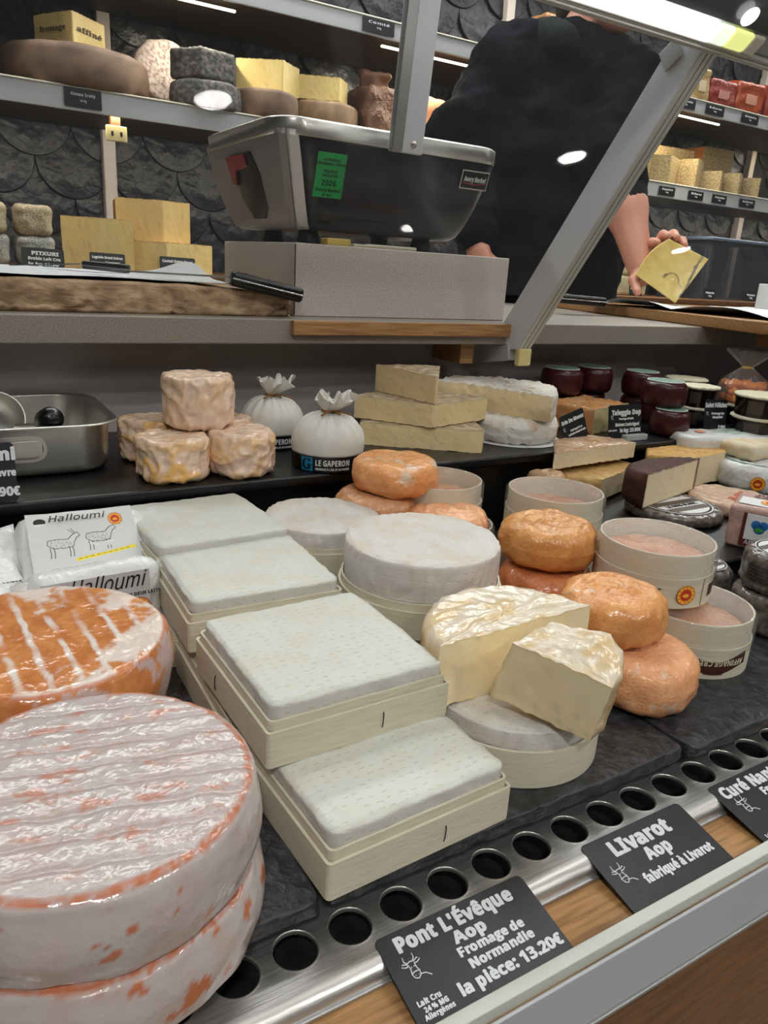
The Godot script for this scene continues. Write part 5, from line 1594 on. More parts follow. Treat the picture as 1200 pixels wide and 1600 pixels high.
	put(get_node("whole_brie"), "paper", lathe([Vector2(.064, 0), Vector2(.066, .0004)], 40), M.sheetp, Transform3D(Basis(), Vector3(0, -.0001, 0)))
	var b1 := [W(.585, -.1765, -.8360), W(.6270, -.1765, -.7800), W(.6680, -.1765, -.6890), W(.7000, -.1765, -.7150), W(.7350, -.1765, -.7550), W(.745, -.1765, -.800), W(.71, -.1765, -.85), W(.64, -.1765, -.87)]
	cut_thing("brie_wedge", "cut brie with white crust and oozing yellow side on whole brie", "cheese", "brie cheeses on the upper step", b1, lifted(b1, .0335), [true, true, false, false, false, false, false, false], M.rind, M.paste, brc, bp, .004, .0018, -.004)
	# taleggio
	var ta := [W(.7960, y, -.7380), W(.8950, y, -.7650), W(.8750, y, -.8400), W(.7720, y, -.8130)]
	cut_thing("taleggio_block", "square orange-crusted cheese block behind the taleggio ticket", "cheese", "", ta, lifted(ta, .0365), [true, false, false, false], M.rindwrap, M.paste, rind_col(lin(.84, .58, .34), lin(.78, .62, .46), 3.0, 60.0), paste_col(lin(.88, .82, .62), lin(.8, .6, .36), 5.0, .05), .004, .0014)
	# dark red waxed wheels
	var rw := [[W(.9200, y, -.7080), .0285, .0370, "dark red waxed wheel standing lowest beside the taleggio ticket"], [W(.9285, -.1725, -.7330), .0330, .0365, "dark red waxed wheel stacked on the lowest red wheel"],
		[W(.8400, -.1725, -.8560), .0325, .0390, "dark red waxed wheel nearest the brie, with pale green label"], [W(.9190, -.1725, -.8660), .0310, .0385, "dark red waxed wheel second from the brie, against the dark panel"], [W(.9720, -.1725, -.8130), .0310, .0380, "dark red waxed wheel tucked behind the stacked pair"],
		[W(.8400, y, -.8800), .0325, .0372, "dark red waxed wheel underneath the one nearest the brie"], [W(.9190, y, -.8760), .0310, .0372, "dark red waxed wheel underneath, second from the brie"], [W(.9740, y, -.8130), .0310, .0372, "dark red waxed wheel underneath, behind the lowest red wheel"]]
	for r in rw:
		var o := thing("waxed_cheese", r[3], "cheese", r[0], "dark red waxed wheels")
		put(o, "wax", lathe(wheel_prof(r[1] - .001, r[2], .009, 4, .001, 6), 64, 2, 6, func(p: Vector3, n: Vector3) -> Vector3: return n * .0005 * N(p, 50.0, r[1] * 900.0)), M.wax)
		put(o, "paper_label", lathe([Vector2(r[1] * .78, 0), Vector2(r[1] * .78, .0006)], 40), M.waxlabel, Transform3D(Basis(), Vector3(0, r[2] + .0002, 0)))
		put(o, "label_edge", band([circ(r[1] * .80, 0, 40), circ(r[1] * .80, .0008, 40)], [circ(r[1] * .75, 0, 40), circ(r[1] * .75, .0008, 40)]), M.white, Transform3D(Basis(), Vector3(0, r[2] + .0002, 0)))
	# cream cheeses in dark cups
	var cupm := mk(Color(.10, .055, .04), .2)
	var cream := mk(Color(.88, .85, .74), .6, {bump = T.fine, bs = .05, sc = 30.0})
	var cl := [[W(1.024, -.1780, -.742), .0290, "cream-topped brown cup beside the red wheel stack"], [W(1.080, -.1780, -.812), .0340, "cream-topped brown cup at the back by the panel"], [W(1.052, -.1780, -.655), .0400, "wide cream-topped brown cup behind the white parcel"],
		[W(1.024, y, -.742), .0290, "brown cup underneath beside the saint felicien ticket"], [W(1.080, y, -.812), .0340, "brown cup underneath at the back"], [W(1.052, y, -.655), .0400, "wide brown cup underneath with cream rim showing"], [W(1.145, y, -.735), .045, "brown cup underneath the bag of orange crackers"]]
	for c in cl:
		var o := thing("cream_cup", c[2], "cheese cup", c[0], "cream cheeses in brown cups")
		var r: float = c[1]
		put(o, "cup", lathe([Vector2(r * .86, 0), Vector2(r * .88, .001), Vector2(r * .94, .026), Vector2(r * .97, .0262), Vector2(r * .97, .0275)], 56), cupm)
		put(o, "cream", lathe([Vector2(r * .96, 0), Vector2(r, .0012), Vector2(r, .003), Vector2(r * .95, .0042)], 56, 1, 8, func(p: Vector3, n: Vector3) -> Vector3: return Vector3(0, .0007 * N(p, 120.0), 0)), cream, Transform3D(Basis(), Vector3(0, .0275, 0)))
		put(o, "paper_band", sheet(10, 1, func(u: float, v: float) -> Vector3:
			var a := atan2(-c[0].x, -c[0].z) - .5 + .6 * u
			return Vector3((r * lerpf(.89, .935, v) + .0006) * sin(a), lerpf(.006, .024, v), (r * lerpf(.89, .935, v) + .0006) * cos(a))), mk(Color(.26, .23, .2), .4))
	# bag of orange crackers
	var bg := W(1.135, -.1775, -.745)
	var bag := thing("cracker_bag", "clear knotted plastic bag full of orange crackers", "bag", bg)
	var bpz := [Vector2(.030, .0), Vector2(.040, .004), Vector2(.043, .018), Vector2(.036, .034), Vector2(.016, .048), Vector2(.006, .056), Vector2(.010, .062), Vector2(.024, .074), Vector2(.034, .086)]
	var bdisp := func(p: Vector3, n: Vector3) -> Vector3: return n * (.0025 * N(p, 45.0, 2.0) + .002 * absf(sin(atan2(p.z, p.x) * 8.0)) * smoothstep(.02, .08, p.y) * 2.0)
	put(bag, "film", lathe(bpz, 90, 1, 0, bdisp), mk(Color(.95, .95, .95), .12, {alpha = .07, bump = T.wrinkle, bs = .12, sc = 14.0}))
	put(bag, "tie", lathe([Vector2(.0065, 0), Vector2(.0075, .002), Vector2(.0065, .004)], 20), mk(Color(.86, .7, .15), .4), Transform3D(Basis(), Vector3(0, .054, 0)))
	var rr := RandomNumberGenerator.new()
	rr.seed = 21
	var om := mk(Color(.95, .56, .22), .6, {bump = T.fine, bs = .08, sc = 40.0})
	var cm := box(.017, .010, .015, .004, 3, 3, 3, func(p: Vector3, n: Vector3) -> Vector3: return n * .0018 * N(p, 160.0))
	for k in 30:
		var a := k * 2.4
		var q := .030 * sqrt((k % 10 + .5) / 10.0)
		var o := thing("cracker", "orange cracker inside the knotted plastic bag", "cracker", bg + Vector3(q * cos(a), .003 + .0105 * floorf(k / 10.0), q * sin(a)), "orange crackers in the bag")
		o.rotation = Vector3(rr.randf_range(-.5, .5), rr.randf() * TAU, rr.randf_range(-.5, .5))
		put(o, "piece", cm, om)

func tickets() -> void:
	var g := "slate price tickets in the front channel"
	var up := Vector3(0, .0088, -.0430).normalized()
	var b := frame_of(Vector3.RIGHT, up)
	var by := -.3350
	var bz := -.1925
	ticket("price_ticket", "grey slate ticket reading Pont L'Évêque 13.20€ in the front channel", g, W(.2093, by, bz), b, .0965, .0525, M.tagm, [
		["Pont L'Évêque", -.002, .0450, .0076, .074], ["Aop", .001, .0362, .0060, .020], ["Fromage de", .010, .0288, .0046, .042], ["Normandie", .012, .0218, .0046, .041], ["la pièce: 13.20€", .012, .0132, .0058, .066],
		["Lait Cru", -.0370, .0165, .0026], ["24 % MG", -.0350, .0130, .0024], ["Allergènes", -.0350, .0097, .0024]], Vector2(-.0360, .0320), .0072)
	ticket("price_ticket", "grey slate ticket reading Livarot Aop in the front channel", g, W(.3485, by, bz), b, .0890, .0520, M.tagm, [
		["LIvarot", -.002, .0420, .0094, .050], ["Aop", .002, .0310, .0076, .021], ["fabriqué à Livarot", .008, .0190, .0056, .060]], Vector2(-.0330, .0270), .0074)
	ticket("price_ticket", "grey slate ticket reading Curé Nantais cut by the frame", g, W(.4680, by, bz), b, .0890, .0520, M.tagm, [
		["Curé Nantais", -.002, .0435, .0086, .074], ["Frotté au", .010, .0340, .0056, .034], ["Muscadet", .010, .0265, .0056, .034], ["Lait Entier Pasteurisé", -.0230, .0085, .0020], ["32 % MG", -.0265, .0052, .0020]], Vector2(-.0300, .0310), .0075)
	# dark tickets on the upper step
	var ld := "dark price tickets on the upper step"
	var f1 := frame_of(Vector3(.96, .24, -.10), Vector3(-.2, .95, -.2))
	ticket("step_ticket", "small dark ticket reading Brie De Meaux, tilted beside the cut brie", ld, W(.7420, -.2090, -.7120), f1, .0480, .0400, M.tagdark, [["Brie De Meaux", .0, .0300, .0050, .043], ["Fabriqué à La", .004, .0165, .0026], ["Laiterie Saint-Denis", .004, .0115, .0026]], Vector2(-.0185, .0205), .0035)
	var f2 := frame_of(Vector3(1, 0, .02), Vector3(0, 1, -.18))
	ticket("step_ticket", "dark ticket reading Taleggio Dop 23.90€ in a clear stand", ld, W(.8230, -.2090, -.7010), f2, .0640, .0470, M.tagdark, [["Taleggio Dop", .002, .0365, .0066, .056], ["Fromage d'Italie", .002, .0278, .0026], ["Maison CasArrigoni", .004, .0200, .0042, .046], ["le kg: 23.90€", .010, .0118, .0050, .040], ["Lait entier", -.024, .0125, .0020]], Vector2(-.0255, .0300), .0036)
	var st := thing("ticket_stand", "clear plastic stand gripping the taleggio ticket", "stand", W(.8330, -.2098, -.6930))
	put(st, "block", box(.044, .0085, .010, .002), mk(Color(.80, .82, .82), .15, {alpha = .45}))
	var f3 := frame_of(Vector3(1, -.02, .12), Vector3(.06, 1, -.16))
	ticket("step_ticket", "dark ticket reading Saint Félicien standing by the brown cups", ld, W(.9900, -.2095, -.6800), f3, .0450, .0520, M.tagdark, [["Saint Félicien", .0, .0440, .0062, .043], ["Fromage Du", .004, .0320, .0032], ["Dauphiné", .004, .0265, .0032], ["7.90€", .014, .0120, .0045]], Vector2(-.0170, .0320), .0032)
	var f4 := frame_of(Vector3(1, 0, .03), Vector3(-.16, 1, -.25))
	ticket("step_ticket", "dark ticket ending in ni, partly outside the frame, before the tray", ld, W(.0120, -.2095, -.6820), f4, .0860, .0500, M.tagdark, [["Halloumi", .012, .0400, .0100, .062], ["Au Lait De Chèvre", .012, .0245, .0058, .062], ["la pièce: 7.90€", .012, .0085, .0075, .064]], null)

func back_wall() -> void:
	var zf := -1.75
	var x1 := 4.2
	for s in [[.256, .299, "lower display shelf on the slate wall with grey ticket rail", .0], [.507, .545, "upper display shelf on the slate wall with grey ticket rail", .0]]:
		var o := thing("wall_shelf", s[2], "shelf", W(1.9, s[0], -1.92), "wall shelves behind the counter")
		put(o, "board", box(4.6, .016, .31, .002), M.oakdark, Transform3D(Basis(), Vector3(0, s[1] - s[0] - .018, .0)))
		put(o, "ticket_rail", box(4.6, s[1] - s[0] - .002, .006, .001, 1), M.alupaint, Transform3D(Basis(), Vector3(0, 0, .166)))
		put(o, "rail_edge", box(4.6, .004, .010, .001, 1), mk(Color(.82, .80, .72), .4), Transform3D(Basis(), Vector3(0, s[1] - s[0] - .003, .167)))
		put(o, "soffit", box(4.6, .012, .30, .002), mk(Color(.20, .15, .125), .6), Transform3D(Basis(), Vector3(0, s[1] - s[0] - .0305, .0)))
		var lx := [[.50, .655], [1.02, 1.32], [1.95, 2.30], [2.8, 3.3]] if s[0] > .4 else []
		for q in lx:
			put(o, "led_strip", box(q[1] - q[0], .005, .008, .002, 2), mk(Color(.95, .95, .88), .4, {emit = Color(1.0, .97, .84), ee = 5.0}), Transform3D(Basis(), Vector3((q[0] + q[1]) / 2 - 1.9, -.010, .135 if s[0] > .4 else .05)))
			var l := area("shelf_strip_light", W((q[0] + q[1]) / 2, s[0] - .018, -1.79 if s[0] > .4 else -1.87), W((q[0] + q[1]) / 2, s[0] - 1.0, -1.97), Vector2(q[1] - q[0], .012), .20 * (q[1] - q[0]) / .35, Color(1.0, .96, .86))
	var hid := get_node("wall_shelf") as Node3D
	put(hid, "led_strip", box(4.0, .006, .005, .002, 2), mk(Color(.95, .95, .88), .4, {emit = Color(1.0, .97, .90), ee = 4.0}), Transform3D(Basis(), W(2.0, .2585, -1.7625) - hid.position))
	area("shelf_strip_light", W(2.0, .2575, -1.768), W(2.0, -.25, -2.12), Vector2(4.0, .01), .42, Color(1.0, .97, .92))
	for x in [.437, 1.62, 2.9]:
		var up := thing("wall_upright", ["pale steel upright on the slate wall behind the cheeses at one end", "pale steel upright on the slate wall behind the person", "pale steel upright on the slate wall at the far end"][[.437, 1.62, 2.9].find(x)], "upright", W(x, -.06, -2.075), "uprights on the slate wall")
		put(up, "rail", box(.030, 1.1, .03, .003), mk(Color(.95, .90, .85), .4))
	var sk := thing("wall_socket", "small pale socket plate under the lower wall shelf", "socket", W(.392, .212, -1.775))
	put(sk, "plate", box(.042, .030, .008, .002), M.cap)
	for q in [-.009, .009]: put(sk, "hole", box(.005, .009, .002, .0005, 1), M.dark, Transform3D(Basis(), Vector3(q, .010, .0038)))
	put(sk, "bracket", box(.02, .05, .02, .002), M.oakdark, Transform3D(Basis(), Vector3(0, .02, -.012)))
	# black tickets on the rails
	var tk := [[.325, .262, .070, .034], [.99, .512, .085, .030], [2.06, .262, .075, .026], [2.20, .262, .075, .026], [2.32, .262, .075, .026], [2.47, .262, .085, .026], [2.70, .262, .085, .026], [2.08, .512, .09, .028], [2.22, .512, .09, .028], [2.40, .512, .09, .028], [2.55, .512, .09, .028], [1.12, .512, .06, .030]]
	for k in tk.size():
		var q = tk[k]
		var o := thing("rail_ticket", "black ticket in the %s wall rail, number %d from the steel upright" % ["upper" if q[1] > .4 else "lower", k + 1], "price ticket", W(q[0], q[1], zf + .0025), "black tickets on the wall rails")
		o.set_meta("label", ("small black ticket on the %s wall rail " % ("upper" if q[1] > .4 else "lower")) + ["below the big brown wheel", "above the yellow cheeses", "under the blue-veined pieces, nearest the frame post", "second under the blue-veined pieces", "third under the blue-veined pieces", "fourth under the blue-veined pieces", "under the last veined pieces", "below the red packs, nearest the post", "second below the red packs", "third below the red packs", "fourth below the red packs", "above the grey bracket"][k])
		put(o, "card", box(q[2], q[3], .0012, .0004, 1), M.tagdark)
		lettering(o, ["Ossau Iraty", "Comté", "Roquefort", "Bleu", "Fourme", "Stilton", "Gorgonzola", "Mimolette", "Edam", "Gouda", "Cheddar", "Beaufort"][k], .0055, Vector3(0, q[3] * .68, .0014), Basis(), M.ink, q[2] * .66)
		lettering(o, "le kg", .0038, Vector3(0, q[3] * .36, .0014), Basis(), M.ink)
	# cheeses on the lower shelf
	var y := .2985
	var tan1 := rind_col(lin(.52, .42, .34), lin(.40, .31, .25), 3.0, 22.0)
	var wheel := func(called: String, label: String, at: Vector3, r: float, h: float, c: Callable, e: float, cat := "cheese") -> Node3D:
		var o := thing(called, label, cat, at, "cheeses on the wall shelves")
		put(o, "rind", lathe(wheel_prof(r, h, e, 4, .002), 72, 1, 6, func(p: Vector3, n: Vector3) -> Vector3: return n * .0014 * N(p, 18.0, r * 100.0), c), M.rind)
		return o
	wheel.call("hard_cheese", "big brown hard cheese wheel on the lower wall shelf", W(.338, y, -1.872), .145, .076, tan1, .018)
	wheel.call("hard_cheese", "brown hard cheese wheel at the frame edge of the lower wall shelf", W(.030, y, -1.872), .145, .078, tan1, .018)
	var yp := paste_col(lin(.95, .85, .57), lin(.70, .55, .30), 5.0, .03)
	var yr := rind_col(lin(.74, .58, .34), lin(.62, .46, .26), 3.0, 40.0)
	var block := func(called: String, label: String, bot: Array, h: float, cutn: int, rc: Callable, pc: Callable) -> Node3D:
		var c := []
		for k in bot.size(): c.append(k < cutn)
		return cut_thing(called, label, "cheese", "cheeses on the wall shelves", bot, lifted(bot, h), c, M.rind, M.paste, rc, pc, .006, .0012)
	var wp: Node3D = block.call("hard_cheese_cut", "yellow two-faced cheese piece with pressed letters on the big brown wheel", [W(.262, .3735, -1.87), W(.318, .3735, -1.775), W(.392, .3735, -1.84), W(.36, .3735, -1.93), W(.29, .3735, -1.94)], .062, 2, yr, yp)
	lettering(wp, "fromage", .009, wp.to_local(W(.288, .408, -1.8215)) if wp.is_inside_tree() else Vector3.ZERO, frame_of(Vector3(.056, 0, .095), Vector3.UP), mk(Color(.2, .15, .1), .6), .075, serif)
	lettering(wp, "affiné", .009, wp.to_local(W(.356, .408, -1.8065)) if wp.is_inside_tree() else Vector3.ZERO, frame_of(Vector3(.074, 0, -.065), Vector3.UP), mk(Color(.2, .15, .1), .6), .075, serif)
	var mott := func(p: Vector3, n: Vector3) -> Color: return lin(.55, .53, .51).lerp(lin(.24, .23, .23), smoothstep(-.2, .4, fb(p, 55.0, 4.0)))
	var ball := thing("mottled_cheese", "whitish mottled cheese wheel propped on edge against the slate wall", "cheese", W(.535, .298, -1.90), "cheeses on the wall shelves")
	put(ball, "rind", lathe(wheel_prof(.072, .055, .014, 4, .003), 64, 6, 8, func(p: Vector3, n: Vector3) -> Vector3: return n * .003 * N(p, 25.0)), M.mottpale, Transform3D(Basis(Vector3.RIGHT, 1.32), Vector3(0, .0735, -.05)))
	wheel.call("mottled_cheese", "grey mould-mottled cheese beneath the other grey piece on the shelf", W(.592, y, -1.80), .076, .052, mott, .010).get_child(0).material_override = M.mott
	block.call("mottled_piece", "grey mould-mottled cheese piece stacked on the other grey one", [W(.515, .3520, -1.80), W(.560, .3520, -1.73), W(.640, .3520, -1.75), W(.670, .3520, -1.82), W(.60, .3520, -1.87)], .058, 0, mott, yp).get_child(0).material_override = M.mott
	wheel.call("hard_cheese", "brownish low wheel carrying the first cut yellow cheese on the shelf", W(.735, y, -1.815), .078, .058, tan1, .010)
	block.call("hard_cheese_cut", "cut yellow cheese on a low brown wheel beside the grey pieces", [W(.665, .3570, -1.81), W(.752, .3570, -1.75), W(.815, .3570, -1.80), W(.79, .3570, -1.86), W(.70, .3570, -1.87)], .062, 2, yr, yp)
	wheel.call("hard_cheese", "tan low wheel carrying the small yellow piece behind the scale", W(.893, y, -1.840), .088, .060, rind_col(lin(.66, .55, .42), lin(.52, .41, .3), 3.0, 30.0), .012)
	block.call("hard_cheese_cut", "small yellow piece on the tan wheel directly behind the scale", [W(.815, .3590, -1.80), W(.900, .3590, -1.76), W(.942, .3590, -1.80), W(.93, .3590, -1.86), W(.83, .3590, -1.86)], .050, 2, yr, yp)
	var pb := thing("paper_parcel", "brown paper-wrapped cheese parcel with folded top behind the bracket", "cheese", W(1.040, y, -1.83), "cheeses on the wall shelves")
	put(pb, "wrapper", box(.11, .115, .13, .012, 3, 8, 6, func(p: Vector3, n: Vector3) -> Vector3: return n * (.006 * N(p, 22.0) + .003 * N(p, 50.0))), mk(Color(.50, .36, .28), .55, {bump = T.wrinkle, bs = .4, sc = 6.0}))
	put(pb, "folded_top", box(.08, .05, .02, .006, 3, 5, 3, func(p: Vector3, n: Vector3) -> Vector3: return n * .006 * N(p, 30.0)), mk(Color(.42, .28, .21), .55), Transform3D(Basis(Vector3.RIGHT, .3), Vector3(-.02, .100, .01)))
	for q in [[1.175, .11, .075, "salmon"], [1.265, .085, .06, "orange"]]:
		var o := thing("orange_piece", "%s cheese piece between the bracket and the dark sleeve" % q[3], "cheese", W(q[0], y, -1.80), "cheeses on the wall shelves")
		put(o, "piece", box(q[2], q[1], .09, .012, 3, 6, 4, func(p: Vector3, n: Vector3) -> Vector3: return n * .004 * N(p, 25.0)), mk(Color(.80, .54, .38) if q[3] == "salmon" else Color(.84, .52, .2), .5))
	# blue cheeses to the right
	var blue := func(p: Vector3, t: float) -> Color: return lin(.76, .68, .48).lerp(lin(.52, .50, .38), smoothstep(.0, .5, fb(p, 70.0, 3.0)))
	var bluer := func(p: Vector3, n: Vector3) -> Color: return lin(.74, .64, .44).lerp(lin(.56, .51, .38), smoothstep(.0, .5, fb(p, 70.0, 3.0)))
	var yb := .2985
	var bl := [[1.96, .10, .075, .0, "slim pale veined slice beside the frame post"], [2.06, .15, .080, .5, "veined cheese quarter next to the slim slice"], [2.215, .09, .085, .2, "rounded white-rinded veined piece"], [2.325, .095, .062, .4, "small yellowish veined block next to the rounded one"], [2.43, .085, .066, .3, "greyish veined block at the frame edge"], [2.525, .07, .062, .5, "last yellow veined sliver on the shelf"]]
	for k in bl.size():
		var q = bl[k]
		var c := W(q[0], yb, -1.815)
		var s: float = q[1] / 2
		var bt := [c + Vector3(-s, 0, .01), c + Vector3(-s + q[3] * 2 * s, 0, .065), c + Vector3(s, 0, .03), c + Vector3(s * .9, 0, -.05), c + Vector3(-s * .8, 0, -.05)]
		cut_thing("blue_cheese", q[4] + " on the lower wall shelf", "cheese", "blue-veined cheeses on the wall shelf", bt, lifted(bt, q[2]), [true, true, false, false, false], M.veined, M.veined, bluer, blue, .006, .0015)
	for q in [[2.23, .21, .135, "wide orange-edged veined block behind the row"], [2.47, .15, .16, "tall orange wrapped block behind the row"]]:
		var c := W(q[0], yb, -1.95)
		var s: float = q[1] / 2
		var bt := [c + Vector3(-s, 0, .05), c + Vector3(s, 0, .06), c + Vector3(s, 0, -.05), c + Vector3(-s, 0, -.05)]
		cut_thing("blue_cheese", q[3] + " on the lower wall shelf", "cheese", "blue-veined cheeses on the wall shelf", bt, lifted(bt, q[2]), [true, false, false, false], M.rind, M.paste, rind_col(lin(.74, .46, .24), lin(.6, .34, .16), 3.0), blue, .006, .0015).get_node("paste").material_override = M.veined
	# red and orange packs on the upper shelf
	var packs := [[2.06, .10, .085, Color(.34, .11, .08), "dark red wrapped wedge"], [2.17, .08, .10, Color(.58, .48, .30), "pale yellow wrapped block"], [2.28, .13, .080, Color(.46, .15, .09), "brick red wrapped wedge"], [2.42, .14, .095, Color(.54, .22, .10), "orange wrapped block"], [2.57, .12, .105, Color(.48, .17, .09), "deep orange wrapped block"], [1.62, .22, .12, Color(.62, .42, .24), "big tan cheese"], [1.80, .14, .10, Color(.7, .5, .25), "amber cheese"]]
	for q in packs:
		var o := thing("upper_shelf_cheese", q[4] + " on the upper wall shelf", "cheese", W(q[0], .5445, -1.82), "cheeses on the upper wall shelf")
		put(o, "wrapper", box(q[1], q[2], .10, .012, 3, 6, 4, func(p: Vector3, n: Vector3) -> Vector3: return n * .004 * N(p, 25.0)), mk(q[3], .3, {bump = T.wrinkle, bs = .15, sc = 8.0}))
		put(o, "pale_patch", box(q[1] * .4, q[2] * .3, .002, .0006, 1), mk(q[3].lightened(.35), .4), Transform3D(Basis(), Vector3(0, q[2] * .3, .0505)))  # paler patch of the wrapper colour on the pack front
	# back counter with cheeses standing on it
	var bc := thing("rear_counter", "dark rear counter along the slate wall", "counter", W(1.9, -EYE, -1.89))
	put(bc, "body", box(4.6, EYE - .075, .36, .003), M.dark)
	put(bc, "top", box(4.6, .03, .39, .003), M.oakdark, Transform3D(Basis(), Vector3(0, EYE - .075, .01)))
	var yc := -.0448
	var pit := func(p: Vector3, n: Vector3) -> Color: return lin(.72, .64, .46).lerp(lin(.52, .48, .38), smoothstep(-.05, .5, fb(p, 90.0, 4.0)))
	var pitg := func(p: Vector3, n: Vector3) -> Color: return lin(.66, .64, .56).lerp(lin(.50, .51, .48), smoothstep(-.05, .5, fb(p, 90.0, 4.0)))
	var pd := func(p: Vector3, n: Vector3) -> Vector3: return n * (.002 * N(p, 40.0) - .0012 * absf(N(p, 130.0)))
	for q in [[.220, yc, .074, "speckled goat cheese block, lower one behind the handwritten ticket", 1], [.220, yc + .0605, .072, "speckled goat cheese block stacked above the handwritten ticket", 0], [.135, yc, .074, "speckled goat cheese block at the frame edge, lower one", 1], [.135, yc + .0605, .072, "speckled goat cheese block at the frame edge, stacked one", 0]]:
		var o := thing("goat_block", q[3], "cheese", W(q[0], q[1], -1.80), "speckled goat cheese blocks")
		put(o, "rind", box(q[2], .060, q[2], .013, 4, 10, 6, pd, null, .014), M.goat if q[4] == 0 else M.goatgrey)
	block.call("rear_cheese", "flat-topped pale yellow cheese slab between the goat blocks and the stacked yellow pieces", [W(.275, yc, -1.80), W(.415, yc, -1.765), W(.42, yc, -1.84), W(.28, yc, -1.84)], .105, 1, yr, yp)
	block.call("rear_cheese", "low yellow cheese under the large orange-yellow piece", [W(.410, yc, -1.78), W(.478, yc, -1.74), W(.592, yc, -1.77), W(.59, yc, -1.86), W(.42, yc, -1.86)], .064, 2, yr, yp)
	block.call("rear_cheese", "large orange-yellow two-faced cheese piece on the low yellow one", [W(.388, .0200, -1.80), W(.480, .0200, -1.765), W(.548, .0200, -1.79), W(.562, .0200, -1.85), W(.40, .0200, -1.88)], .086, 2, yr, paste_col(lin(.96, .83, .55), lin(.78, .60, .36), 15.0, .03))
	var tb := frame_of(Vector3(1, -.02, .05), Vector3(0, 1, -.2))
	var tl := [[W(.228, -.043, -1.742), .080, .036, [["PITXURI", .004, .0255, .0070, .05], ["Brebis Lait Cru", .002, .0150, .0055, .06], ["le kg 41.90", .0, .0040, .0055, .056]], "handwritten dark ticket reading Pitxuri before the goat blocks"], [W(.354, -.043, -1.740), .072, .034, [["Laguiole Grand Aubrac", 0, .0245, .0050, .062], ["Fromage", .01, .0145, .0040, .03], ["Aop", .012, .0060, .0040]], "dark ticket before the flat-topped pale yellow slab"], [W(.500, -.043, -1.728), .078, .034, [["Cantal Entre Deux", 0, .0245, .0055, .066], ["Aop", 0, .0145, .0050], ["Auvergne", 0, .0050, .0042]], "dark ticket before the low yellow cheese beside the stand"]]
	for q in tl: ticket("counter_ticket", q[4], "dark tickets on the rear counter", q[0], tb, q[1], q[2], M.tagdark, q[3])
	# things on the right of the rear counter
	var tr := thing("clear_food_box", "large clear plastic food box on the rear counter", "box", W(2.50, yc, -1.84))
	put(tr, "walls", band([rrect(.36, .20, .02, 0), rrect(.40, .22, .025, .19)], [rrect(.355, .195, .02, .002), rrect(.395, .215, .025, .19)]), mk(Color(.30, .33, .38), .15, {alpha = .35}))
	put(tr, "lid", box(.41, .012, .23, .004), mk(Color(.42, .47, .54), .3), Transform3D(Basis(), Vector3(0, .19, 0)))
	for q in [[1.925, yc + .062, .165, .080, "cream packed cheese stacked behind the forearm"], [1.955, yc, .20, .062, "cream packed cheese beneath, behind the hand"]]:
		var o := thing("packed_cheese", q[4], "cheese packet", W(q[0], q[1], -1.82), "cream packed cheeses")
		put(o, "wrapper", box(q[2], q[3], .12, .008, 3, 6, 4, func(p: Vector3, n: Vector3) -> Vector3: return n * .003 * N(p, 25.0)), mk(Color(.80, .76, .60), .25, {bump = T.wrinkle, bs = .1, sc = 8.0}))
	for k in 4:
		var o := ticket("counter_ticket", ["tiny dark ticket before the lower cream pack", "tiny dark ticket beside the fingertips", "tiny dark ticket before the clear food box", "tiny dark ticket at the end of the clear food box"][k], "dark tickets on the rear counter", W([1.96, 2.09, 2.33, 2.56][k], -.043, -1.72), tb, .055, .034, M.tagdark, [["Brousse" if k % 2 else "Faisselle", 0, .021, .006, .042], ["le kg", 0, .011, .005]])

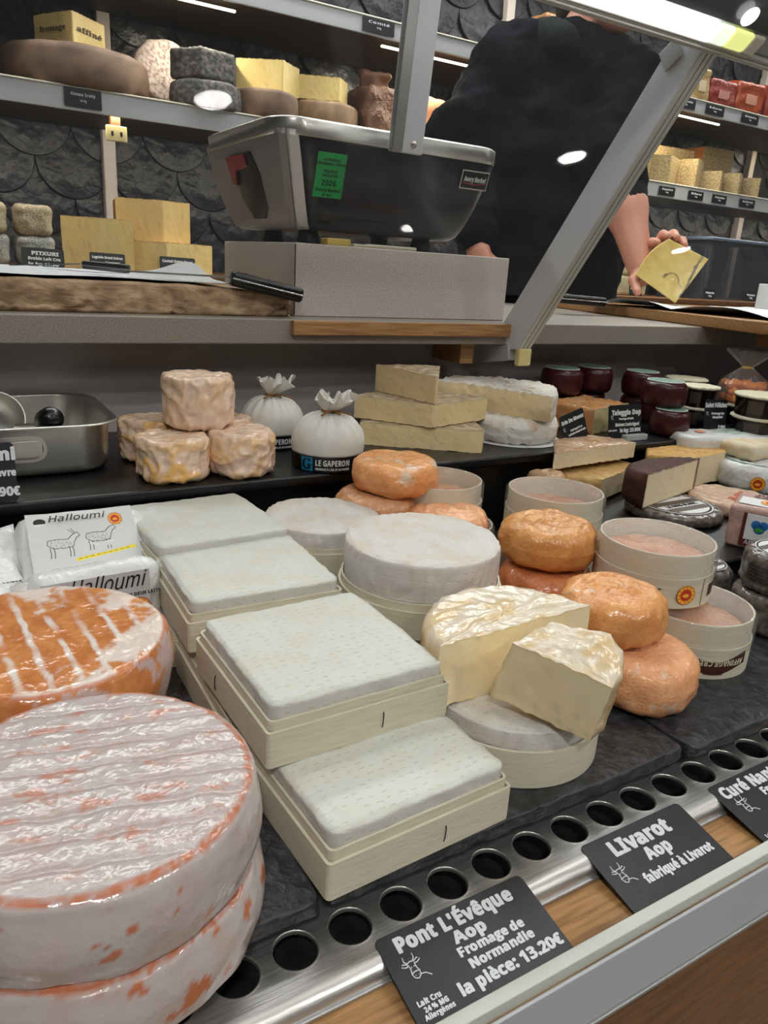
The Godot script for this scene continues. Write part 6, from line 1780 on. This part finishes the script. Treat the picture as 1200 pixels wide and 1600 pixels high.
func person() -> void:
	var o := thing("person", "person in a dark hooded jacket leaning over the counter holding a cheese", "person", W(1.36, -EYE, -1.50))
	var P := func(x: float, y: float, z: float) -> Vector3: return W(x, y, z) - o.position
	var wrist: Vector3 = P.call(1.3323, .0158, -1.1607)
	var cuff: Vector3 = P.call(1.3505, .1509, -1.2512)
	var elbow: Vector3 = P.call(1.3664, .2385, -1.3248)
	var sh2: Vector3 = P.call(1.475, .440, -1.435)
	var sh1: Vector3 = P.call(1.255, .455, -1.575)
	var el1: Vector3 = P.call(1.120, .285, -1.575)
	var hand1: Vector3 = P.call(1.078, .040, -1.405)
	var neck0: Vector3 = P.call(1.395, .470, -1.520)
	var head: Vector3 = P.call(1.435, .660, -1.500)
	var hip: Vector3 = P.call(1.33, -.30, -1.52)
	var chest: Vector3 = P.call(1.370, .30, -1.505)
	var legs := [[hip + Vector3(-.09, 0, .03), P.call(1.25, -.74, -1.50), .085, .06], [P.call(1.25, -.74, -1.50), P.call(1.25, -1.17, -1.53), .058, .042], [hip + Vector3(.09, 0, -.03), P.call(1.43, -.74, -1.50), .085, .06], [P.call(1.43, -.74, -1.50), P.call(1.43, -1.17, -1.53), .058, .042]]
	var bodyc := [[neck0, head + Vector3(0, -.05, -.02), .055, .052], [chest, neck0, .10, .07], [hip, chest, .11, .105], [sh1, sh2, .06, .06], [sh2, elbow, .048, .040], [elbow, cuff, .042, .042], [cuff, wrist, .042, .0265], [sh1, el1, .048, .040], [el1, hand1, .042, .026]] + legs
	var hd := [[head, head + Vector3(.01, -.055, .035), .088, .062], [head + Vector3(.012, .03, .02), head + Vector3(.012, .03, .02), .085, .085], [head + Vector3(.022, -.092, .052), head + Vector3(.022, -.092, .052), .030, .030],
		[head + Vector3(.024, .0, .092), head + Vector3(.030, -.040, .108), .010, .014], [head + Vector3(-.06, -.012, .05), head + Vector3(-.06, -.012, .05), .020, .020], [head + Vector3(.085, -.012, .02), head + Vector3(.085, -.012, .02), .018, .018],
		[head + Vector3(.008, -.068, .092), head + Vector3(.042, -.068, .086), .007, .007], [head + Vector3(-.083, -.02, -.01), head + Vector3(-.085, .02, -.015), .014, .017], [head + Vector3(.095, -.02, -.03), head + Vector3(.096, .02, -.035), .014, .017]]
	# hand behind the cheese: palm, four fingers over the top edge, thumb along its side
	var Kn := [P.call(1.3517, .0556, -1.1702), P.call(1.3650, .0694, -1.1673), P.call(1.3802, .0795, -1.1618), P.call(1.3953, .0793, -1.1523)]
	var Mi := [P.call(1.3501, .0801, -1.1621), P.call(1.3717, .0970, -1.1552), P.call(1.3905, .0995, -1.1445), P.call(1.4040, .0864, -1.1310)]
	var Ti := [P.call(1.3389, .0795, -1.1389), P.call(1.3596, .0937, -1.1316), P.call(1.3763, .0923, -1.1222), P.call(1.3923, .0782, -1.1123)]
	var hc := [[wrist, wrist + Vector3(.012, .012, -.004), .026, .024]]
	for k in 4:
		hc.append([wrist + Vector3(.006 + .004 * k, .010, -.006), Kn[k], .016, .0115])
		hc.append([Kn[k], Mi[k], .0105, .0095])
		hc.append([Mi[k], Ti[k], .0092, .0075])
	hc.append([wrist + Vector3(-.004, .004, .004), P.call(1.2990, .0015, -1.1500), .0145, .0115])
	hc.append([P.call(1.2990, .0015, -1.1500), P.call(1.2830, -.0200, -1.1220), .0108, .0085])
	var h1 := [[hand1, hand1 + Vector3(.006, -.02, .01), .027, .024]]
	for k in 4:
		var b0 := hand1 + Vector3(-.022 + .015 * k, -.035, .016)
		h1.append([hand1 + Vector3(-.012 + .008 * k, -.012, .006), b0, .014, .0105])
		h1.append([b0, b0 + Vector3(.003, -.008, .024), .0098, .0088])
		h1.append([b0 + Vector3(.003, -.008, .024), b0 + Vector3(.004, -.022, .032), .0086, .0072])
	h1.append([hand1 + Vector3(.018, -.008, .006), hand1 + Vector3(.036, -.020, .026), .0125, .0095])
	put(o, "body", nets_mesh([[bodyc, .012, .03], [hd, .006, .02], [hc, .0032, .006], [h1, .0036, .006]]), M.skin)
	# clothes
	var sw := [[P.call(1.285, -.32, -1.515), P.call(1.300, .26, -1.535), .150, .145], [P.call(1.400, -.32, -1.50), P.call(1.425, .26, -1.485), .150, .135], [P.call(1.300, .26, -1.54), P.call(1.355, .44, -1.53), .135, .085], [P.call(1.425, .26, -1.485), P.call(1.420, .44, -1.50), .130, .085],
		[sh1, P.call(1.36, .47, -1.53), .085, .08], [sh2, P.call(1.40, .47, -1.51), .080, .08], [sh1, el1, .085, .070], [el1, P.call(1.085, .085, -1.435), .070, .052],
		[sh2, P.call(1.425, .330, -1.372), .078, .068], [P.call(1.425, .330, -1.372), elbow, .068, .062], [elbow, P.call(1.3560, .178, -1.270), .062, .053]]
	put(o, "jacket", nets_mesh([[sw, .012, .05, .020]]), M.jacket)
	put(o, "cuff", nets_mesh([[[[P.call(1.3570, .182, -1.273), P.call(1.3515, .158, -1.256), .053, .050]], .006, .01, .003]]), M.cuff)
	var hoodp := []
	for k in 15:
		var a := PI * (-.15 + 1.3 * k / 14.0)
		hoodp.append([neck0 + Vector3(cos(a) * .095, .035 + .02 * sin(a), -sin(a) * .085 + .01)])
	var hc2 := []
	for k in 14: hc2.append([hoodp[k][0], hoodp[k + 1][0], .042, .042])
	nest(o.get_node("jacket"), put(o, "hood", nets_mesh([[hc2, .008, .02, .008]]), M.cuff))
	nest(o.get_node("jacket"), o.get_node("cuff"))
	for sx in [-1.0, 1.0]: put(o, "drawstring", tube([neck0 + Vector3(sx * .035 + .02, .015, .10), neck0 + Vector3(sx * .04 + .02, -.06, .135), neck0 + Vector3(sx * .035 + .02, -.15, .145)], .0032, 7), mk(Color(.12, .12, .13), .7))
	put(o, "trousers", nets_mesh([[[[hip + Vector3(-.08, .02, .02), legs[0][1], .105, .078], [legs[1][0], P.call(1.25, -1.14, -1.53), .078, .062], [hip + Vector3(.08, .02, -.02), legs[2][1], .105, .078], [legs[3][0], P.call(1.43, -1.14, -1.53), .078, .062]], .015, .04, .004]]), M.dark)
	for x in [1.25, 1.43]: put(o, "shoe", box(.095, .075, .27, .03, 4, 3, 3, null, null, .04), M.blackplastic, Transform3D(Basis(), P.call(x, -1.2495, -1.50)))
	put(o, "hair", nets_mesh([[[[head + Vector3(0, .052, -.012), head + Vector3(.004, .045, .02), .094, .086], [head + Vector3(-.01, .01, -.045), head + Vector3(-.01, -.05, -.05), .078, .06]], .007, .03, .006]]), M.hair)
	for sx in [[-.020, .078], [.058, .062]]:
		put(o, "eye", lathe([Vector2(.0008, 0), Vector2(.006, .002), Vector2(.008, .006), Vector2(.006, .010), Vector2(.0008, .012)], 16), M.white, Transform3D(Basis(), head + Vector3(sx[0] + .006, -.008, sx[1] + .010)))
		put(o, "iris", lathe([Vector2(.0036, 0), Vector2(.003, .001)], 14), M.hair, Transform3D(Basis(Vector3.RIGHT, PI / 2), head + Vector3(sx[0] + .006, -.002, sx[1] + .0178)))
	put(o, "mouth", tube([head + Vector3(.004, -.067, .0975), head + Vector3(.026, -.066, .0955), head + Vector3(.046, -.067, .0915)], .0022, 6), mk(Color(.62, .32, .29), .5))
	# the cheese in the hand
	var fr := [W(1.3465, .0877, -1.1177), W(1.4123, .0524, -1.0631), W(1.3430, -.0384, -1.0711), W(1.2790, .0120, -1.1304)]
	var off := Vector3(.0200, .0006, -.0160) * 1.6
	var c := Vector3.ZERO
	for p in fr: c += p / 4
	var ch := thing("held_cheese", "ash-streaked yellow cheese wedge held up in the hand", "cheese", c)
	var ring := func(k: float, s: float) -> PackedVector3Array:
		var q := PackedVector3Array()
		for i in 4:
			for j in 24:
				var a: Vector3 = fr[i] - c
				var b: Vector3 = fr[(i + 1) % 4] - c
				var t := j / 24.0
				var p := a.lerp(b, t) * s
				if i == 3: p += (p - (fr[0] + fr[3] - c * 2.0) * .5 * 0.0).normalized() * .010 * sin(PI * t)
				q.append(p + off * k)
		return q
	var ash := func(p: Vector3, n: Vector3) -> Color:
		var w := p + c
		var u = (fr[1] - fr[0]).normalized()
		var v = (fr[3] - fr[0]).normalized()
		var a = (w - fr[0]).dot(u) / fr[0].distance_to(fr[1])
		var b = (w - fr[0]).dot(v) / fr[0].distance_to(fr[3])
		var l1 = a - .84 - .025 * N(w, 60.0) - .015 * N(w, 160.0)
		var k := smoothstep(.045, .020, absf(l1)) * (.9 + .3 * N(w, 90.0))
		var l2 = b - .60 - .16 * sin(a * 7.0 + 1.0) - .05 * N(w, 70.0, 3.0)
		k = maxf(k, smoothstep(.04, .012, absf(l2)) * smoothstep(.22, .32, a) * smoothstep(.80, .70, a) * (.5 + .8 * absf(N(w, 50.0, 8.0))))
		return lin(.87, .77, .46).lerp(lin(.82, .68, .36), clampf(.3 + fb(w, 30.0), 0, 1)).lerp(lin(.25, .24, .2), clampf(k, 0, .85))
	put(ch, "rind", loft([ring.call(1.0, .96), ring.call(.95, 1.0), ring.call(.05, 1.0)], 1, 0, null, func(p: Vector3, n: Vector3) -> Color: return lin(.80, .64, .36).lerp(lin(.72, .54, .3), clampf(.4 + fb(p, 50.0), 0, 1))), M.rind)
	put(ch, "paste", loft([ring.call(.05, 1.0), ring.call(.0, .985)], 0, 40, null, ash, false), M.pastewrap)
